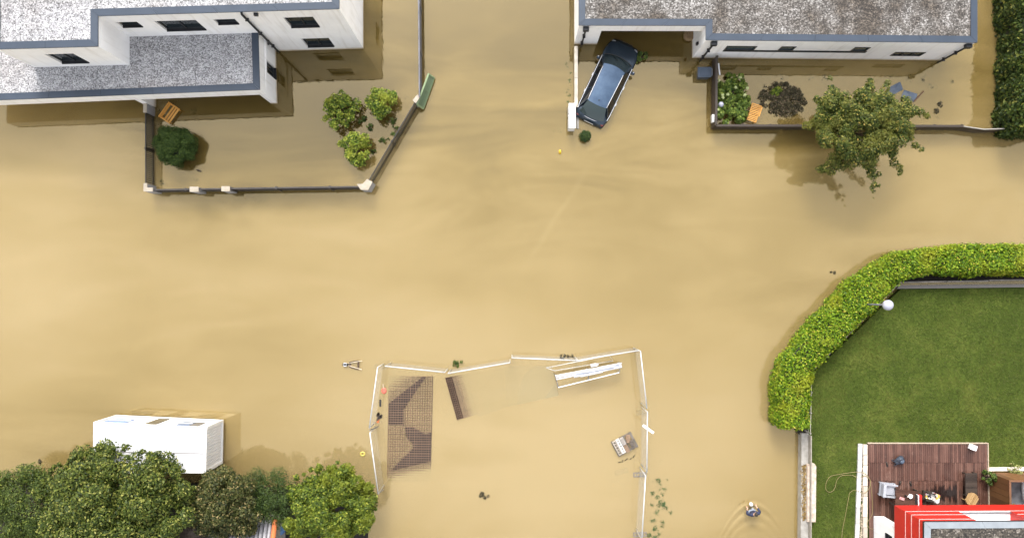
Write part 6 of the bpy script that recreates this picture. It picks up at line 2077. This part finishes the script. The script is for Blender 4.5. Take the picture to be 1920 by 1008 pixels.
for px, py, lab in ((908, 928, 'dark tangled root clump floating alone in the lower middle'), (858, 683, 'small round green clump above the tilted mesh mat'), (1055, 668, 'brown weed clump floating behind the top fence'), (1069, 667, 'faint brown weed clump right of the other, behind the top fence'), (1562, 510, 'small brown leaf ring drifting left of the bright hedge'), (75, 863, 'faint twig tangle in the water near the corner trees')):
    q = P(px, py)
    n_ = 9 if px in (908, 858) else 5
    s_ = 0.16 if px in (908, 858) else 0.10
    mt = mid_leaf if px == 858 else brown_leaf
    cl = [((q.x + random.uniform(-s_, s_) * 1.4, q.y + random.uniform(-s_, s_), 0.0 if px != 858 else 0.08), s_ * 0.6) for _ in range(n_)]
    tag(obj('debris_clump', clumped(cl, 30, 0.045, 0.35), mt, loc=q), lab, 'debris', 'debris clumps adrift')
q = P(680, 850)
tor = MB()
n_ = 16
tor.tube([(q.x + 0.11 * math.cos(2 * math.pi * i / n_), q.y + 0.09 * math.sin(2 * math.pi * i / n_), 0.02) for i in range(n_ + 1)], 0.045, 8)
tag(obj('yellow_ring', tor, M('dull_yellow', (0.55, 0.46, 0.10), None, 9, 0.5), loc=q, smooth=True), 'small yellow ring floating near the yellow-green bush', 'ring')
q = P(1087, 877)
# weeds seen through the shallow water
weed = leafmat('drowned_weed', [(0.0, (0.02, 0.05, 0.015)), (1.0, (0.07, 0.12, 0.04))], trans=0.0)
wc = []
for _ in range(70):
    y = random.uniform(895, 1030)
    x = random.gauss(1236, 9) - (6 if y > 960 else 0)
    p_ = P(x, y)
    wc.append(((p_.x, p_.y, -0.10 + random.uniform(-0.05, 0.06)), random.uniform(0.05, 0.17)))
for x, y in ((1240, 862), (1236, 870), (1232, 745), (1229, 760), (1228, 775)):
    p_ = P(x, y); wc.append(((p_.x, p_.y, -0.13), 0.09))
for y in range(95, 200, 6):
    p_ = P(1067 + random.uniform(-6, 5), y); wc.append(((p_.x, p_.y, -0.11 + random.uniform(-.03, .06)), random.uniform(0.06, 0.13)))
for _ in range(8):
    p_ = P(1045 + random.uniform(-8, 10), 243 + random.uniform(-6, 6)); wc.append(((p_.x, p_.y, -0.12), random.uniform(0.06, 0.12)))
tag(obj('weeds', clumped(wc, 30, 0.05, 0.3), weed), kind='stuff')

pts_, n_l = [], 0
for (xa, ya, xb, yb, n_, sp_) in ((290, 366, 670, 360, 26, 5), (700, 345, 790, 200, 16, 5), (1090, 240, 1330, 250, 14, 14), (1350, 252, 1870, 252, 30, 6), (1440, 780, 1500, 560, 34, 7), (1494, 830, 1496, 1000, 26, 3),
                                  (150, 860, 20, 880, 12, 8), (430, 880, 690, 895, 22, 8), (720, 930, 1180, 960, 12, 30), (60, 240, 900, 560, 22, 60), (950, 300, 1440, 640, 22, 60), (700, 200, 1060, 60, 12, 40)):
    for _ in range(n_):
        k_ = random.random()
        q = P(xa + (xb - xa) * k_ + random.gauss(0, sp_), ya + (yb - ya) * k_ + random.gauss(0, sp_), 0.006)
        pts_.append(tuple(q))
pts_ = np.array(pts_)
nr = unit(len(pts_)) * 0.12
nr[:, 2] += 1
tag(obj('leaves', leafmesh(pts_, nr, rng.uniform(0.015, 0.045, len(pts_)), 0.6), MATS['dead_leaves']), kind='stuff')

# ================================================================== PERSON WADING
q = P(1412.5, 962, 0.45)
per = thing('person', 'person in navy jacket and pale trousers wading through the flood', 'person', (q.x, q.y, -0.62), R(12))
def skin_obj(name, verts, edges, radii, m, parent, root=0, sub=2):
    me = bpy.data.meshes.new(name)
    me.from_pydata(verts, edges, [])
    o = bpy.data.objects.new(name, me)
    C.objects.link(o)
    o.parent = parent
    me.materials.append(m)
    o.modifiers.new('skin', 'SKIN').use_smooth_shade = True
    sv = me.skin_vertices[0].data
    for i, r_ in enumerate(radii):
        sv[i].radius = (r_, r_) if not isinstance(r_, tuple) else r_
    sv[root].use_root = True
    ss = o.modifiers.new('sub', 'SUBSURF')
    ss.levels = ss.render_levels = sub
    return o
skin = M('skin', (0.50, 0.30, 0.21), (0.44, 0.26, 0.18), 9, 0.55)
V, E, RR = [], [], []
def add_v(p_, r_, par=None):
    V.append(p_); RR.append(r_)
    if par is not None: E.append((par, len(V) - 1))
    return len(V) - 1
pel = add_v((0, 0, 0.92), (0.15, 0.11))
ch1 = add_v((0, 0.03, 1.12), (0.15, 0.11), pel)
ch2 = add_v((0, 0.06, 1.34), (0.18, 0.12), ch1)
nk = add_v((0, 0.08, 1.48), 0.06, ch2)
hd = add_v((0, 0.11, 1.58), (0.075, 0.09), nk)
add_v((0, 0.12, 1.69), (0.07, 0.085), hd)
hands = []
for s in (-1, 1):
    sh_ = add_v((s * 0.19, 0.06, 1.40), 0.065, ch2)
    el = add_v((s * 0.34, 0.06, 1.17), 0.048, sh_)
    wr = add_v((s * 0.27, 0.27, 1.04), 0.033, el)
    hn = add_v((s * 0.25, 0.34, 1.02), 0.036, wr)
    for k, off in enumerate((-0.03, -0.01, 0.01, 0.03)):
        f1_ = add_v((s * 0.25 + off, 0.39, 1.01), 0.0095, hn)
        f2_ = add_v((s * 0.25 + off * 1.1, 0.425 - 0.008 * abs(k - 1.5), 0.995), 0.0085, f1_)
        add_v((s * 0.25 + off * 1.1, 0.44 - 0.01 * abs(k - 1.5), 0.97), 0.0075, f2_)
    t1 = add_v((s * 0.25 - s * 0.045, 0.34, 1.03), 0.0105, hn)
    add_v((s * 0.25 - s * 0.065, 0.375, 1.02), 0.009, t1)
for s in (-1, 1):
    hp_ = add_v((s * 0.10, 0.0, 0.88), 0.085, pel)
    kn = add_v((s * 0.11, 0.14 if s > 0 else -0.02, 0.50), 0.06, hp_)
    ak = add_v((s * 0.11, 0.05 if s > 0 else -0.16, 0.10), 0.042, kn)
    add_v((s * 0.11, 0.20 if s > 0 else -0.02, 0.04), 0.035, ak)
body_p = skin_obj('body', V, E, RR, skin, per)
jv = [(0, 0.0, 0.86), (0, 0.02, 1.0), (0, 0.045, 1.2), (0, 0.06, 1.38), (0.20, 0.06, 1.40), (0.35, 0.06, 1.17), (0.28, 0.25, 1.05), (-0.20, 0.06, 1.40), (-0.35, 0.06, 1.17), (-0.28, 0.25, 1.05)]
skin_obj('jacket', jv, [(0, 1), (1, 2), (2, 3), (3, 4), (4, 5), (5, 6), (3, 7), (7, 8), (8, 9)], [(0.185, 0.14), (0.18, 0.14), (0.185, 0.145), (0.20, 0.14), 0.095, 0.072, 0.055, 0.095, 0.072, 0.055], M('navy_jacket', (0.008, 0.013, 0.04), (0.013, 0.022, 0.065), 9, 0.7), per)
tv = [(0, 0, 0.92), (0.10, 0.0, 0.84), (0.11, 0.14, 0.5), (0.11, 0.06, 0.14), (-0.10, 0.0, 0.84), (-0.11, -0.02, 0.5), (-0.11, -0.15, 0.14)]
skin_obj('trousers', tv, [(0, 1), (1, 2), (2, 3), (0, 4), (4, 5), (5, 6)], [(0.16, 0.12), 0.10, 0.078, 0.06, 0.10, 0.078, 0.06], M('pale_trousers', (0.30, 0.34, 0.42), (0.22, 0.26, 0.34), 9, 0.8), per)
obj('hair', MB().lathe((0, 0.105, 1.60), [(0.098, 0), (0.105, 0.06), (0.09, 0.12), (0.05, 0.155), (0.01, 0.165)], 16, (0.9, 1.08)), M('dark_hair', (0.02, 0.014, 0.01), None, 20, 0.6), per, local=True, smooth=True)
obj('nose', MB().ball((0, 0.215, 1.60), 0.016, 8, 6, 1.4), skin, per, local=True, smooth=True)
for s in (-1, 1):
    obj('eye', MB().ball((s * 0.032, 0.192, 1.63), 0.012, 8, 6), M('eye_dark', (0.05, 0.04, 0.03), None, 9, 0.2), per, local=True)
    obj('ear', MB().ball((s * 0.082, 0.11, 1.61), 0.022, 8, 6, 1.4), skin, per, local=True)
obj('mouth', MB().box((0, 0.197, 1.555), (0.045, 0.01, 0.01)), M('lips', (0.35, 0.14, 0.12), None, 9, 0.5), per, local=True)
# white bag carried in front
bq_ = q + Matrix.Rotation(R(12), 3, 'Z') @ Vector((0.02, 0.46, 0))
t = thing('carrier_bag', 'white bag held in front of the wading person', 'bag', (bq_.x, bq_.y, 0.28), R(12))
mb = MB().ball((0, 0, 0.02), 0.09, 12, 8, 1.4)
mb.v = [(x * (1 + 0.12 * math.sin(9 * z)), y * 1.25, z + 0.02 * math.sin(14 * x)) for x, y, z in mb.v]
obj('body', mb, white_paint, t, local=True, smooth=True)
for s in (-1, 1): obj('handle', MB().tube([(s * 0.05, -0.08, 0.12), (s * 0.15, -0.12, 0.16), (s * 0.22, -0.13, 0.14)], 0.014, 6), black_paint, t, local=True)
